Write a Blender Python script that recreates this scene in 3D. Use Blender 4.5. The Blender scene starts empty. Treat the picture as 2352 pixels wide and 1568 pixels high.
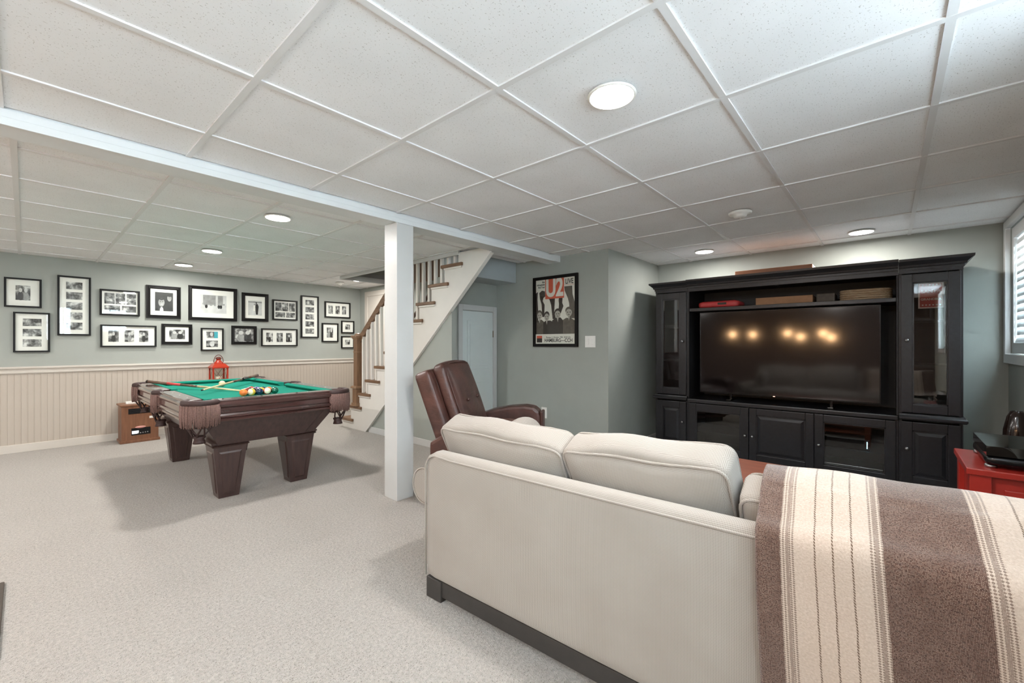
import bpy, bmesh, math, random
from mathutils import Vector, Matrix
R = math.radians
random.seed(7)
scene = bpy.context.scene
COL = scene.collection

# ------------------------------------------------------------------ camera, world, exposure
FPX = 983.6
YAW = 41.30
CAM_Z = 1.13
cam_d = bpy.data.cameras.new('camera')
cam_d.sensor_width = 36.0
cam_d.lens = FPX / 2352 * 36
cam_d.shift_y = 6 / 2352
cam_d.clip_start = 0.02
cam = bpy.data.objects.new('camera', cam_d)
COL.objects.link(cam)
cam.location = (0, 0, CAM_Z)
cam.rotation_euler = (R(90), 0, R(YAW - 90))
scene.camera = cam

w = bpy.data.worlds.new('daylight'); scene.world = w; w.use_nodes = True
bg = w.node_tree.nodes['Background']
bg.inputs[0].default_value = (0.74, 0.88, 1.0, 1)
bg.inputs[1].default_value = 11.5

scene.view_settings.view_transform = 'Standard'
scene.view_settings.look = 'None'
scene.view_settings.gamma = 1
scene.view_settings.use_curve_mapping = False
scene.view_settings.exposure = 1.40
LAMP_W = 8.0
PENDANT_E = 30.0

CEIL = 2.069

# ------------------------------------------------------------------ materials
def lin(r, g, b):
    def f(c):
        c /= 255
        return c / 12.92 if c <= .04045 else ((c + .055) / 1.055) ** 2.4
    return (f(r), f(g), f(b), 1)

class NT:
    def __init__(s, name):
        s.m = bpy.data.materials.new(name); s.m.use_nodes = True
        s.t = s.m.node_tree; s.b = s.t.nodes['Principled BSDF']; s.out = s.t.nodes['Material Output']
    def n(s, typ, ins=None, **kw):
        nd = s.t.nodes.new(typ)
        for k, v in kw.items(): setattr(nd, k, v)
        for k, v in (ins or {}).items():
            if hasattr(v, 'is_output'): s.t.links.new(v, nd.inputs[k])
            else: nd.inputs[k].default_value = v
        return nd
    def link(s, a, b): s.t.links.new(a, b)
    def math(s, op, a, b=None, c=None):
        ins = {0: a}
        if b is not None: ins[1] = b
        if c is not None: ins[2] = c
        return s.n('ShaderNodeMath', ins, operation=op).outputs[0]
    def coord(s, which='Object'):
        return s.n('ShaderNodeTexCoord').outputs[which]
    def mapping(s, vec, scale=(1, 1, 1), loc=(0, 0, 0)):
        return s.n('ShaderNodeMapping', {0: vec, 1: loc, 3: scale}).outputs[0]
    def noise(s, vec, scale, detail=2, rough=.5):
        return s.n('ShaderNodeTexNoise', {'Vector': vec, 'Scale': scale, 'Detail': detail, 'Roughness': rough}).outputs[0]
    def ramp(s, fac, stops):
        nd = s.n('ShaderNodeValToRGB', {0: fac}); cr = nd.color_ramp
        while len(cr.elements) < len(stops): cr.elements.new(.5)
        for e, (p, c) in zip(cr.elements, stops): e.position = p; e.color = c
        return nd.outputs[0]
    def mix(s, fac, a, b):
        nd = s.n('ShaderNodeMix', data_type='RGBA')
        for i, v in ((0, fac), (6, a), (7, b)):
            if hasattr(v, 'is_output'): s.t.links.new(v, nd.inputs[i])
            else: nd.inputs[i].default_value = v
        return nd.outputs[2]
    def bump(s, h, strength=.3, dist=.002):
        s.link(s.n('ShaderNodeBump', {'Height': h, 'Strength': strength, 'Distance': dist}).outputs[0], s.b.inputs['Normal'])
    def set(s, **kw):
        al = dict(col='Base Color', rough='Roughness', metal='Metallic', spec='Specular IOR Level', coat='Coat Weight',
                  coatr='Coat Roughness', sheen='Sheen Weight', trans='Transmission Weight', ior='IOR', emc='Emission Color', ems='Emission Strength', alpha='Alpha')
        for k, v in kw.items():
            i = s.b.inputs[al[k]]
            if hasattr(v, 'is_output'): s.link(v, i)
            else: i.default_value = v
        return s

M = {}
def simple(key, c, rough=.5, amt=.05, scale=30, bump=0, bscale=200, **kw):
    a = NT(key); v = a.coord()
    f = a.noise(v, scale, 3)
    c = lin(*c)
    lo = tuple(x * (1 - amt) for x in c[:3]) + (1,); hi = tuple(min(1, x * (1 + amt)) for x in c[:3]) + (1,)
    a.set(col=a.ramp(f, [(.3, lo), (.7, hi)]), rough=rough, **kw)
    if bump: a.bump(a.noise(v, bscale, 2), bump)
    M[key] = a.m
    return a.m

simple('sage', (160, 164, 157), .75, .02, 8, .15, 260)
simple('soffit_blue', (172, 180, 182), .75, .02, 8, .1, 260)
simple('white_trim', (202, 202, 200), .45, .02, 6)
simple('rear_brown', (74, 60, 54), .7, .1, 6)
simple('stair_white_lit', (222, 218, 211), .45, .02, 6)  # trim white lightened to stand in for lamp light on the stairs
simple('cream_trim', (200, 193, 183), .5, .02, 6)
simple('bead', (180, 169, 156), .5, .02, 5)
simple('beam_white', (222, 224, 224), .5, .02, 6)
simple('tee', (226, 226, 226), .45, .01, 6)
simple('ceil_back', (150, 150, 148), .8, .02, 6)
simple('shaft', (150, 126, 112), .8, .05, 6)
simple('door_paint', (214, 221, 220), .5, .02, 6)
simple('black_paint', (30, 32, 37), .38, .18, 40, .08, 120, coat=.35, coatr=.3)
simple('black_inner', (30, 31, 34), .5, .1, 20)
simple('black_frame', (15, 14, 14), .5, .1, 20, spec=.25)
simple('mat_board', (238, 236, 232), .8, .01, 10)
simple('plastic_black', (14, 15, 18), .22, .1, 20)
simple('plastic_white', (236, 235, 230), .4, .01, 10)
simple('nickel', (170, 170, 172), .3, .05, 20, metal=1.0)
simple('red_paint', (176, 48, 38), .32, .06, 12, coat=.4, coatr=.2)
simple('lantern_red', (168, 50, 27), .3, .05, 20, coat=.3)
simple('lantern_dark', (92, 40, 30), .4, .05, 20)
simple('candle', (228, 218, 196), .5, .02, 20)
simple('fringe', (122, 94, 87), .85, .3, 160, .4, 400)
simple('pocket_leather', (54, 34, 32), .6, .15, 60, .1, 200)
simple('dark_base', (58, 54, 51), .5, .08, 20)
simple('dark_mat', (70, 62, 55), .8, .1, 30, .4, 300)
simple('brass', (120, 98, 70), .4, .05, 20, metal=1.0)
simple('cardboard', (170, 128, 94), .8, .08, 20)
simple('coral', (206, 66, 66), .4, .05, 20)
simple('paper_white', (226, 222, 214), .8, .02, 20)
simple('poster_orange', (208, 92, 66), .6, .03, 20)
simple('poster_dark', (58, 50, 47), .6, .12, 26)
simple('poster_mid', (96, 88, 80), .6, .2, 30)
simple('poster_grey', (176, 170, 162), .6, .1, 60)
simple('poster_black', (24, 22, 22), .6, .05, 20)
simple('badge', (200, 140, 130), .5, .05, 40)
simple('sign_pink', (224, 196, 186), .7, .05, 40)
simple('sign_red', (176, 72, 62), .7, .06, 40)
simple('vase', (34, 20, 16), .18, .15, 10, coat=.5)
simple('pendant_metal', (40, 36, 32), .4, .1, 20)

def wood(key, dark, light, rough=.4, axis=2, scale=14, **kw):
    a = NT(key); v = a.coord()
    sc = [scale] * 3; sc[axis] = scale * .08
    mv = a.mapping(v, tuple(sc))
    f = a.noise(mv, 3.0, 6, .6)
    a.set(col=a.ramp(f, [(.3, lin(*dark)), (.7, lin(*light))]), rough=rough, **kw)
    a.bump(f, .06)
    M[key] = a.m
wood('oak_y', (96, 70, 50), (134, 102, 76), .4, 1)
wood('oak_z', (96, 68, 48), (136, 104, 76), .4, 2)
wood('oak_x', (112, 84, 60), (150, 118, 90), .4, 0)
wood('rail_dark', (64, 42, 32), (84, 58, 46), .4, 1)
wood('mahogany_x', (56, 34, 32), (78, 48, 45), .24, 0, coat=1.0, coatr=.06)
wood('mahogany_y', (56, 34, 32), (78, 48, 45), .24, 1, coat=1.0, coatr=.06)
wood('mahogany_leg', (54, 38, 36), (74, 54, 50), .34, 2, coat=.4, coatr=.25)
wood('heater_wood', (108, 70, 48), (134, 92, 66), .4, 2)
wood('table_wood', (122, 62, 42), (156, 86, 60), .4, 1)
wood('board_wood', (140, 92, 64), (166, 114, 82), .5, 1)
wood('cue_shaft', (206, 184, 140), (224, 206, 164), .3, 0)
wood('cue_butt', (84, 60, 46), (112, 84, 66), .3, 0)
wood('basket', (150, 118, 84), (206, 186, 160), .7, 1, 60)

# carpet: pale pile with dark flecks between the tufts
a = NT('carpet'); v = a.coord()
big = a.noise(v, 2.2, 3)
fine = a.noise(v, 230, 3, .6)
mid = a.noise(v, 75, 5, .65)
fl = a.noise(a.mapping(v, (1, 1.2, 1), (3.1, 7.7, 0)), 150, 2.0, .55)
base = a.ramp(mid, [(.32, lin(156, 150, 143)), (.68, lin(196, 189, 181))])
base = a.mix(a.math('MULTIPLY', big, .35), base, lin(170, 163, 154))
spk = a.math('GREATER_THAN', a.math('ADD', fl, a.math('MULTIPLY', big, .12)), .69)
base = a.mix(a.math('MULTIPLY', spk, .75), base, lin(104, 95, 84))
a.set(col=base, rough=.95, spec=.1, sheen=.25)
a.bump(a.math('ADD', a.math('MULTIPLY', fine, .6), mid), .9, .012)
M['carpet'] = a.m

# ceiling tile with fissures, shifted per tile
a = NT('tile'); v = a.coord()
rnd = a.n('ShaderNodeObjectInfo').outputs['Random']
off = a.n('ShaderNodeCombineXYZ', {0: a.math('MULTIPLY', rnd, 37.0), 1: a.math('MULTIPLY', rnd, 91.0), 2: 0.0}).outputs[0]
vv = a.n('ShaderNodeVectorMath', {0: v, 1: off}, operation='ADD').outputs[0]
s1 = a.noise(a.mapping(vv, (1, 2.3, 1)), 100, 1.0, .4)
s2 = a.noise(a.mapping(vv, (2.1, 1, 1), (5, 2, 0)), 110, 1.0, .4)
pit = a.math('MAXIMUM', a.math('GREATER_THAN', s1, .70), a.math('GREATER_THAN', s2, .71))
fn = a.noise(vv, 300, 2)
col = a.ramp(a.noise(vv, 3, 2), [(.3, lin(236, 237, 238)), (.7, lin(243, 244, 245))])
col = a.mix(a.math('MULTIPLY', pit, .5), col, lin(150, 146, 140))
a.set(col=col, rough=.9, spec=.1)
a.bump(a.math('SUBTRACT', a.math('MULTIPLY', fn, .3), pit), .4, .002)
M['tile'] = a.m

# sofa weave (UV in metres)
a = NT('weave'); uv = a.coord('UV')
sx = a.n('ShaderNodeSeparateXYZ', {0: uv})
K = 2 * math.pi / .0040
su = a.math('SINE', a.math('MULTIPLY', sx.outputs[0], K)); sv = a.math('SINE', a.math('MULTIPLY', sx.outputs[1], K))
hole = a.math('MULTIPLY', a.math('GREATER_THAN', su, -.15), a.math('GREATER_THAN', sv, -.15))
v = a.coord()
cl = a.ramp(a.noise(v, 5, 2), [(.3, lin(168, 159, 150)), (.7, lin(174, 166, 157))])
a.set(col=a.mix(a.math('MULTIPLY', hole, .62), cl, lin(92, 82, 76)), rough=.9, spec=.15, sheen=.2)
a.bump(a.math('SUBTRACT', 1.0, hole), .25, .001)
M['weave'] = a.m

# leather
a = NT('leather'); v = a.coord()
f = a.noise(v, 7, 4, .6); wr = a.noise(a.mapping(v, (6, 6, 16)), 1.6, 5, .6); gr = a.noise(v, 260, 2)
a.set(col=a.ramp(f, [(.3, lin(56, 33, 28)), (.7, lin(90, 55, 46))]), rough=a.ramp(gr, [(.3, (.36, .36, .36, 1)), (.7, (.5, .5, .5, 1))]), coat=.15, coatr=.35)
a.bump(a.math('ADD', a.math('MULTIPLY', gr, .12), wr), .35, .012)
M['leather'] = a.m

# felt
a = NT('felt'); v = a.coord()
a.set(col=a.ramp(a.noise(v, 300, 2), [(.3, lin(20, 118, 100)), (.7, lin(32, 136, 116))]), rough=.95, spec=.1)
M['felt'] = a.m

# blanket (UV: u across stripes in metres, v along)
a = NT('blanket'); uv = a.coord('UV'); sx = a.n('ShaderNodeSeparateXYZ', {0: uv}); u = sx.outputs[0]; vv = sx.outputs[1]
wob = a.noise(uv, 40, 2)
uu = a.math('ADD', u, a.math('MULTIPLY', a.math('SUBTRACT', wob, .5), .004))
per = a.math('MODULO', a.math('ADD', uu, 0.100), .346)      # 0..152 brown, then speckle / cream / speckle
BR = a.ramp(a.noise(uv, 160, 3, .7), [(.3, lin(62, 42, 35)), (.7, lin(100, 72, 60))])
CR = a.ramp(a.noise(uv, 200, 3), [(.3, lin(182, 162, 146)), (.7, lin(200, 181, 165))])
tw = a.math('SINE', a.math('MULTIPLY', a.math('ADD', u, vv), 2 * math.pi / .0046))
tw2 = a.math('SINE', a.math('MULTIPLY', a.math('SUBTRACT', vv, u), 2 * math.pi / .0046))
fk = a.math('MULTIPLY', a.math('GREATER_THAN', a.math('MULTIPLY', tw, tw2), .25), a.math('GREATER_THAN', a.noise(uv, 330, 2, .6), .47))
BR = a.mix(a.math('MULTIPLY', fk, a.math('MULTIPLY', a.noise(uv, 28, 3), .95)), BR, lin(196, 172, 154))
dash = a.math('GREATER_THAN', a.math('ADD', a.math('SINE', a.math('MULTIPLY', vv, 2 * math.pi / .005)), a.math('SINE', a.math('MULTIPLY', u, 2 * math.pi / .0064))), .1)
SP = a.mix(a.math('MULTIPLY', dash, .75), CR, BR)
def band(x, lo, hi): return a.math('MULTIPLY', a.math('GREATER_THAN', x, lo), a.math('LESS_THAN', x, hi))
col = BR
col = a.mix(band(per, .152, .346), col, CR)
for lo, hi in ((.152, .164), (.170, .182), (.322, .333), (.338, .346)): col = a.mix(band(per, lo, hi), col, SP)
for lo, hi in ((.164, .170), (.333, .338)): col = a.mix(band(per, lo, hi), col, a.mix(.6, CR, BR))
for c in (.2225, .2565, .2915):
    seg = a.math('GREATER_THAN', a.math('SINE', a.math('MULTIPLY', a.math('ADD', vv, u), 2 * math.pi / .006)), -.55)
    col = a.mix(a.math('MULTIPLY', band(per, c - .0017, c + .0017), a.math('MULTIPLY', seg, .9)), col, lin(88, 66, 48))
a.set(col=col, rough=.95, spec=.1, sheen=.5)
a.bump(a.noise(uv, 260, 4, .7), .6, .004)
M['blanket'] = a.m

# TV screen
a = NT('screen'); a.set(col=lin(10, 9, 11), rough=.085, spec=.5, ior=1.85); M['screen'] = a.m
# glass pane: see-through with mirror-like reflections
def glass(key, tint, refl, rough=.02):
    a = NT(key); t = a.t
    tr = a.n('ShaderNodeBsdfTransparent', {0: tint}); gl = a.n('ShaderNodeBsdfGlossy', {0: (1, 1, 1, 1), 1: max(rough, .02)})
    lw = a.n('ShaderNodeFresnel', {0: 1.5}).outputs[0]
    fac = refl if rough == 0 else a.math('MINIMUM', a.math('ADD', a.math('MULTIPLY', lw, 1.0), refl), 1.0)
    mx = a.n('ShaderNodeMixShader', {0: fac, 1: tr.outputs[0], 2: gl.outputs[0]})
    a.link(mx.outputs[0], a.out.inputs[0]); M[key] = a.m
glass('glass', (.98, .99, .98, 1), .022, 0)
glass('cab_glass', (.88, .90, .90, 1), .03)
glass('smoke_lid', (.25, .26, .28, 1), .06)

# photographs: soft black-and-white patches, different for every print
a = NT('photo'); v = a.coord()
rnd = a.n('ShaderNodeObjectInfo').outputs['Random']
off = a.n('ShaderNodeCombineXYZ', {0: a.math('MULTIPLY', rnd, 31.0), 1: 0.0, 2: a.math('MULTIPLY', rnd, 77.0)}).outputs[0]
vv = a.n('ShaderNodeVectorMath', {0: v, 1: off}, operation='ADD').outputs[0]
f = a.noise(vv, 17, 3, .55)
a.set(col=a.ramp(f, [(.36, lin(34, 34, 36)), (.46, lin(96, 96, 97)), (.55, lin(150, 150, 150)), (.66, lin(222, 221, 219))]), rough=.5)
M['photo'] = a.m
simple('photo_light', (206, 206, 206), .5, .12, 14)
simple('photo_dark', (44, 44, 46), .5, .3, 20)
simple('photo_grey', (150, 150, 150), .5, .25, 20)
simple('photo_teal', (70, 170, 186), .5, .1, 20)

def emit(key, c, s):
    a = NT(key); a.set(col=c, emc=c, ems=s, rough=.4); M[key] = a.m
emit('lens', (1, .985, .95, 1), 14.0)
emit('bulb', (1, .58, .28, 1), PENDANT_E)
emit('led_blue', (.3, .8, 1, 1), 6.0)
emit('led_red', (1, .45, .3, 1), 2.0)
emit('heater_display', (.9, .95, 1, 1), .18)

# louvre: thin painted wood
simple('louvre', (232, 236, 236), .4, .01, 10)

def ball_mat(key, c, stripe=False):
    a = NT(key)
    if stripe:
        g = a.n('ShaderNodeSeparateXYZ', {0: a.coord()})
        f = a.math('LESS_THAN', a.math('ABSOLUTE', g.outputs[2]), .0155)
        a.set(col=a.mix(f, lin(236, 222, 192), lin(*c)))
    else: a.set(col=lin(*c))
    a.set(rough=.12, coat=.5); M[key] = a.m

# ------------------------------------------------------------------ mesh helpers
class MB:
    def __init__(s): s.v = []; s.f = []; s.mats = []; s.sm = []
    def add(s, vs, fs, smooth=False):
        o = len(s.v); s.v += [tuple(p) for p in vs]
        s.f += [tuple(i + o for i in f) for f in fs]; s.sm += [smooth] * len(fs)
        return s
    def box(s, x0, x1, y0, y1, z0, z1):
        x0, x1 = sorted((x0, x1)); y0, y1 = sorted((y0, y1)); z0, z1 = sorted((z0, z1))
        return s.add([(x0, y0, z0), (x1, y0, z0), (x1, y1, z0), (x0, y1, z0), (x0, y0, z1), (x1, y0, z1), (x1, y1, z1), (x0, y1, z1)],
                     [(0, 3, 2, 1), (4, 5, 6, 7), (0, 1, 5, 4), (1, 2, 6, 5), (2, 3, 7, 6), (3, 0, 4, 7)])
    def frustum(s, cx, cy, z0, hx0, hy0, z1, hx1, hy1):
        vs = [(cx + a * hx0, cy + b * hy0, z0) for a, b in ((-1, -1), (1, -1), (1, 1), (-1, 1))] + [(cx + a * hx1, cy + b * hy1, z1) for a, b in ((-1, -1), (1, -1), (1, 1), (-1, 1))]
        return s.add(vs, [(0, 3, 2, 1), (4, 5, 6, 7), (0, 1, 5, 4), (1, 2, 6, 5), (2, 3, 7, 6), (3, 0, 4, 7)])
    def prism(s, poly, axis, a, b):
        """poly: 2-D points in the plane normal to axis, extruded from a to b"""
        def P(p, t):
            return {'x': (t, p[0], p[1]), 'y': (p[0], t, p[1]), 'z': (p[0], p[1], t)}[axis]
        n = len(poly)
        vs = [P(p, a) for p in poly] + [P(p, b) for p in poly]
        fs = [tuple(range(n))[::-1], tuple(range(n, 2 * n))] + [(i, (i + 1) % n, n + (i + 1) % n, n + i) for i in range(n)]
        return s.add(vs, fs)
    def tube(s, pts, r, n=8, closed=False, cap=True):
        pts = [Vector(p) for p in pts]; k = len(pts); vs = []; fs = []
        rr = r if isinstance(r, (list, tuple)) else [r] * k
        up = Vector((0, 0, 1)); prev = None
        for i, p in enumerate(pts):
            if closed: d = pts[(i + 1) % k] - pts[i - 1]
            else: d = pts[min(i + 1, k - 1)] - pts[max(i - 1, 0)]
            if d.length < 1e-9: d = Vector((0, 0, 1))
            d.normalize()
            if prev is None:
                q = up if abs(d.dot(up)) < .9 else Vector((1, 0, 0)); e = d.cross(q).normalized()
            else:
                e = prev - d * prev.dot(d)
                e = e.normalized() if e.length > 1e-6 else d.orthogonal().normalized()
            prev = e; g = d.cross(e)
            for j in range(n):
                t = 2 * math.pi * j / n; vs.append(p + (e * math.cos(t) + g * math.sin(t)) * rr[i])
        for i in range(k if closed else k - 1):
            for j in range(n):
                a0 = i * n + j; a1 = i * n + (j + 1) % n; b = ((i + 1) % k) * n
                fs.append((a0, a1, b + (j + 1) % n, b + j))
        if cap and not closed: fs += [tuple(range(n))[::-1], tuple((k - 1) * n + j for j in range(n))]
        return s.add(vs, fs, True)
    def lathe(s, prof, c=(0, 0, 0), n=24, axis='z', smooth=True):
        vs = []; fs = []; k = len(prof)
        for r, z in prof:
            for j in range(n):
                t = 2 * math.pi * j / n
                p = (r * math.cos(t), r * math.sin(t), z)
                if axis == 'x': p = (p[2], p[0], p[1])
                if axis == 'y': p = (p[0], -p[2], p[1])
                vs.append((p[0] + c[0], p[1] + c[1], p[2] + c[2]))
        for i in range(k - 1):
            for j in range(n): fs.append((i * n + j, i * n + (j + 1) % n, (i + 1) * n + (j + 1) % n, (i + 1) * n + j))
        fs += [tuple(range(n))[::-1], tuple((k - 1) * n + j for j in range(n))]
        return s.add(vs, fs, smooth)
    def sphere(s, c, r, n=20, m=12):
        prof = [(max(1e-4, r * math.sin(math.pi * i / m)), -r * math.cos(math.pi * i / m)) for i in range(m + 1)]
        return s.lathe(prof, c, n)
    def rbox(s, c, half, r=.03, puff=(0, 0, 0), n=10, rot=None, fn=None):
        """rounded, optionally puffed box (cushions)"""
        vs = []; fs = []; idx = {}
        def vid(p):
            k = tuple(round(x, 5) for x in p)
            if k not in idx: idx[k] = len(vs); vs.append(p)
            return idx[k]
        def grid(t): return math.sin(t * math.pi / 2) * .35 + t * .65
        g = [grid(-1 + 2 * i / n) for i in range(n + 1)]
        for ax in range(3):
            for sg in (-1, 1):
                for i in range(n):
                    for j in range(n):
                        q = []
                        for a_, b_ in ((g[i], g[j]), (g[i + 1], g[j]), (g[i + 1], g[j + 1]), (g[i], g[j + 1])):
                            p = [0, 0, 0]; p[ax] = sg; p[(ax + 1) % 3] = a_; p[(ax + 2) % 3] = b_; q.append(vid(tuple(p)))
                        fs.append(tuple(q) if sg > 0 else tuple(q[::-1]))
        out = []
        for p in vs:
            w_ = [p[k] * half[k] for k in range(3)]
            core = [max(-(half[k] - r), min(half[k] - r, w_[k])) for k in range(3)]
            d = Vector([w_[k] - core[k] for k in range(3)])
            if d.length > 1e-9:
                d = d.normalized() * r
            x = [core[k] + d[k] for k in range(3)]
            b_ = [1 - p[k] ** 2 for k in range(3)]
            for k in range(3): x[k] += puff[k] * p[k] * b_[(k + 1) % 3] ** .7 * b_[(k + 2) % 3] ** .7
            x = Vector(x)
            if fn: x = Vector(fn(x, p))
            if rot is not None: x = rot @ x
            out.append(x + Vector(c))
        return s.add(out, fs, True)
    def strip(s, prof, rect, sides=(1, 1)):
        """profile (out, z) swept round the front and two sides of rect=(xfront, xback, y0, y1), front towards -x"""
        xf, xb, y0, y1 = rect; vs = []; fs = []
        for o, z in prof: a, b = y0 - o * sides[0], y1 + o * sides[1]; vs += [(xb, a, z), (xf - o, a, z), (xf - o, b, z), (xb, b, z)]
        k = len(prof)
        for i in range(k - 1):
            for j in range(3): fs.append((i * 4 + j, i * 4 + j + 1, (i + 1) * 4 + j + 1, (i + 1) * 4 + j))
            fs.append((i * 4 + 3, i * 4, (i + 1) * 4, (i + 1) * 4 + 3))
        fs += [(0, 3, 2, 1), tuple((k - 1) * 4 + j for j in range(4))]
        return s.add(vs, fs)
    def loop(s, outline, prof):
        """closed 2-D outline (ccw) swept by profile (out, z): mouldings round a table"""
        n = len(outline); vs = []; fs = []
        P = [Vector(p) for p in outline]; off = []
        for i in range(n):
            e1 = (P[i] - P[i - 1]).normalized(); e2 = (P[(i + 1) % n] - P[i]).normalized()
            n1 = Vector((e1.y, -e1.x)); n2 = Vector((e2.y, -e2.x)); b = (n1 + n2).normalized(); off.append(b / max(.3, b.dot(n1)))
        for o, z in prof: vs += [(P[i].x + off[i].x * o, P[i].y + off[i].y * o, z) for i in range(n)]
        k = len(prof)
        for i in range(k - 1):
            for j in range(n): fs.append((i * n + j, i * n + (j + 1) % n, (i + 1) * n + (j + 1) % n, (i + 1) * n + j))
        return s.add(vs, fs)
    def xf(s, m): s.v = [tuple(m @ Vector(p)) for p in s.v]; return s
    def mesh(s, name, mat, bevel=0):
        me = bpy.data.meshes.new(name)
        me.from_pydata(s.v, [], s.f)
        bm = bmesh.new(); bm.from_mesh(me)
        bmesh.ops.recalc_face_normals(bm, faces=bm.faces)
        if bevel:
            ed = [e for e in bm.edges if len(e.link_faces) == 2 and e.calc_face_angle(0) > R(25)]
            bmesh.ops.bevel(bm, geom=ed, offset=bevel, segments=2, profile=.6, affect='EDGES', clamp_overlap=True)
        uvl = bm.loops.layers.uv.new('UVMap')
        for f in bm.faces:
            nx, ny, nz = abs(f.normal.x), abs(f.normal.y), abs(f.normal.z)
            for l in f.loops:
                p = l.vert.co
                l[uvl].uv = (p.y, p.z) if nx >= ny and nx >= nz else ((p.x, p.z) if ny >= nz else (p.x, p.y))
        bm.to_mesh(me); bm.free()
        if not bevel:
            me.polygons.foreach_set('use_smooth', s.sm if len(s.sm) == len(me.polygons) else [False] * len(me.polygons))
        else:
            me.polygons.foreach_set('use_smooth', [False] * len(me.polygons))
        if mat: me.materials.append(M[mat])
        me.update()
        return me
    def build(s, name, mat, parent=None, bevel=0, local=False, **props):
        if parent is not None and not local:
            s.xf(wm(parent).inverted())
        o = bpy.data.objects.new(name, s.mesh(name, mat, bevel)); COL.objects.link(o)
        if parent is not None: o.parent = parent
        for k, v in props.items(): o[k] = v
        return o

def wm(o):
    m = Matrix.LocRotScale(o.location, o.rotation_euler, o.scale)
    return wm(o.parent) @ m if o.parent else m

def thing(name, label, cat, loc=(0, 0, 0), rz=0, group=None, kind=None):
    o = bpy.data.objects.new(name, None); COL.objects.link(o); o.empty_display_size = .1
    o.location = loc; o.rotation_euler = (0, 0, rz)
    o['label'] = label; o['category'] = cat
    if group: o['group'] = group
    if kind: o['kind'] = kind
    return o
def tag(o, label, cat, group=None):
    o['label'] = label; o['category'] = cat
    if group: o['group'] = group
    return o
def struct(o, label=None):
    o['kind'] = 'structure'
    if label: o['label'] = label
    return o
def inst(name, me, parent, loc=(0, 0, 0), rot=None):
    o = bpy.data.objects.new(name, me); COL.objects.link(o); o.parent = parent; o.location = loc
    if rot: o.rotation_euler = rot
    return o
def setback(o):
    """move a one-mesh thing's origin to the middle of its base"""
    me = o.data; xs = [v.co for v in me.vertices]
    c = Vector(((min(v.x for v in xs) + max(v.x for v in xs)) / 2, (min(v.y for v in xs) + max(v.y for v in xs)) / 2, min(v.z for v in xs)))
    me.transform(Matrix.Translation(-c)); o.location = o.location + c
    return o
def text_mesh(txt, mat, size, bold=0.0, squeeze=1.0, extrude=.0004):
    cu = bpy.data.curves.new('lettering', 'FONT'); cu.body = txt; cu.size = size; cu.offset = bold; cu.extrude = extrude
    cu.align_x = 'CENTER'; cu.align_y = 'CENTER'
    o = bpy.data.objects.new('lettering', cu); COL.objects.link(o)
    bpy.context.view_layer.update()
    me = bpy.data.meshes.new_from_object(o.evaluated_get(bpy.context.evaluated_depsgraph_get()))
    bpy.data.objects.remove(o); bpy.data.curves.remove(cu)
    me.transform(Matrix.Diagonal((squeeze, 1, 1, 1)))
    me.materials.clear(); me.materials.append(M[mat])
    return me
# ------------------------------------------------------------------ the room
struct(MB().box(-3.1, 5.13, -.8, 6.93, -.08, 0).build('floor', 'carpet'))
GY = 6.83          # gallery wall
FX = 3.81          # stair and poster wall
TX = 5.03          # television wall
WY = -.70          # window wall
struct(MB().box(-3.1, FX + .1, GY, GY + .1, 0, 2.16).build('wall_left', 'sage'))
struct(MB().box(FX, FX + .1, 2.18, 3.29, 0, 2.16).box(FX, FX + .1, 3.29, 5.80, 0, 2.03).box(FX, FX + .1, 5.80, GY, 0, 2.16).build('wall_back', 'sage'))
struct(MB().box(FX, TX + .1, 2.08, 2.18, 0, 2.16).build('wall_return', 'sage'))
struct(MB().box(TX, TX + .1, -.8, 2.08, 0, 2.16).build('wall_television', 'sage'))
struct(MB().box(-3.1, -3.0, -.8, GY, 0, 2.16).build('wall_rear', 'rear_brown'))
WX0, WX1, WZ0, WZ1 = 4.02, 4.945, 1.055, 2.01
WINS = [(-1.75, -.55, 1.055), (.30, .74, 1.2), (1.22, 1.72, 1.42), (WX0, WX1, WZ0)]
mb = MB(); px_ = -3.0
for a_, b_, c_ in WINS:
    mb.box(px_, a_, WY - .1, WY, 0, 2.16).box(a_, b_, WY - .1, WY, 0, c_).box(a_, b_, WY - .1, WY, WZ1, 2.16); px_ = b_
mb.box(px_, TX, WY - .1, WY, 0, 2.16)
struct(mb.build('wall_right', 'sage'))

def window(name, label, x0, x1, WZ0=WZ0):
    wn = thing(name, label, 'window', ((x0 + x1) / 2, WY, WZ0), kind='structure')
    mb = MB().box(x0 - .06, x0, WY, WY + .03, WZ0 - .07, WZ1 + .052).box(x1, x1 + .06, WY, WY + .03, WZ0 - .07, WZ1 + .052)
    mb.box(x0 - .06, x1 + .06, WY + .0005, WY + .0305, WZ1, WZ1 + .055).box(x0 - .06, x1 + .06, WY + .0005, WY + .0305, WZ0 - .07, WZ0)
    mb.build('casing', 'white_trim', wn, .004)
    MB().box(x0, x1, WY - .085, WY - .080, WZ0, WZ1).build('pane', 'glass', wn)
    return wn
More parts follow.
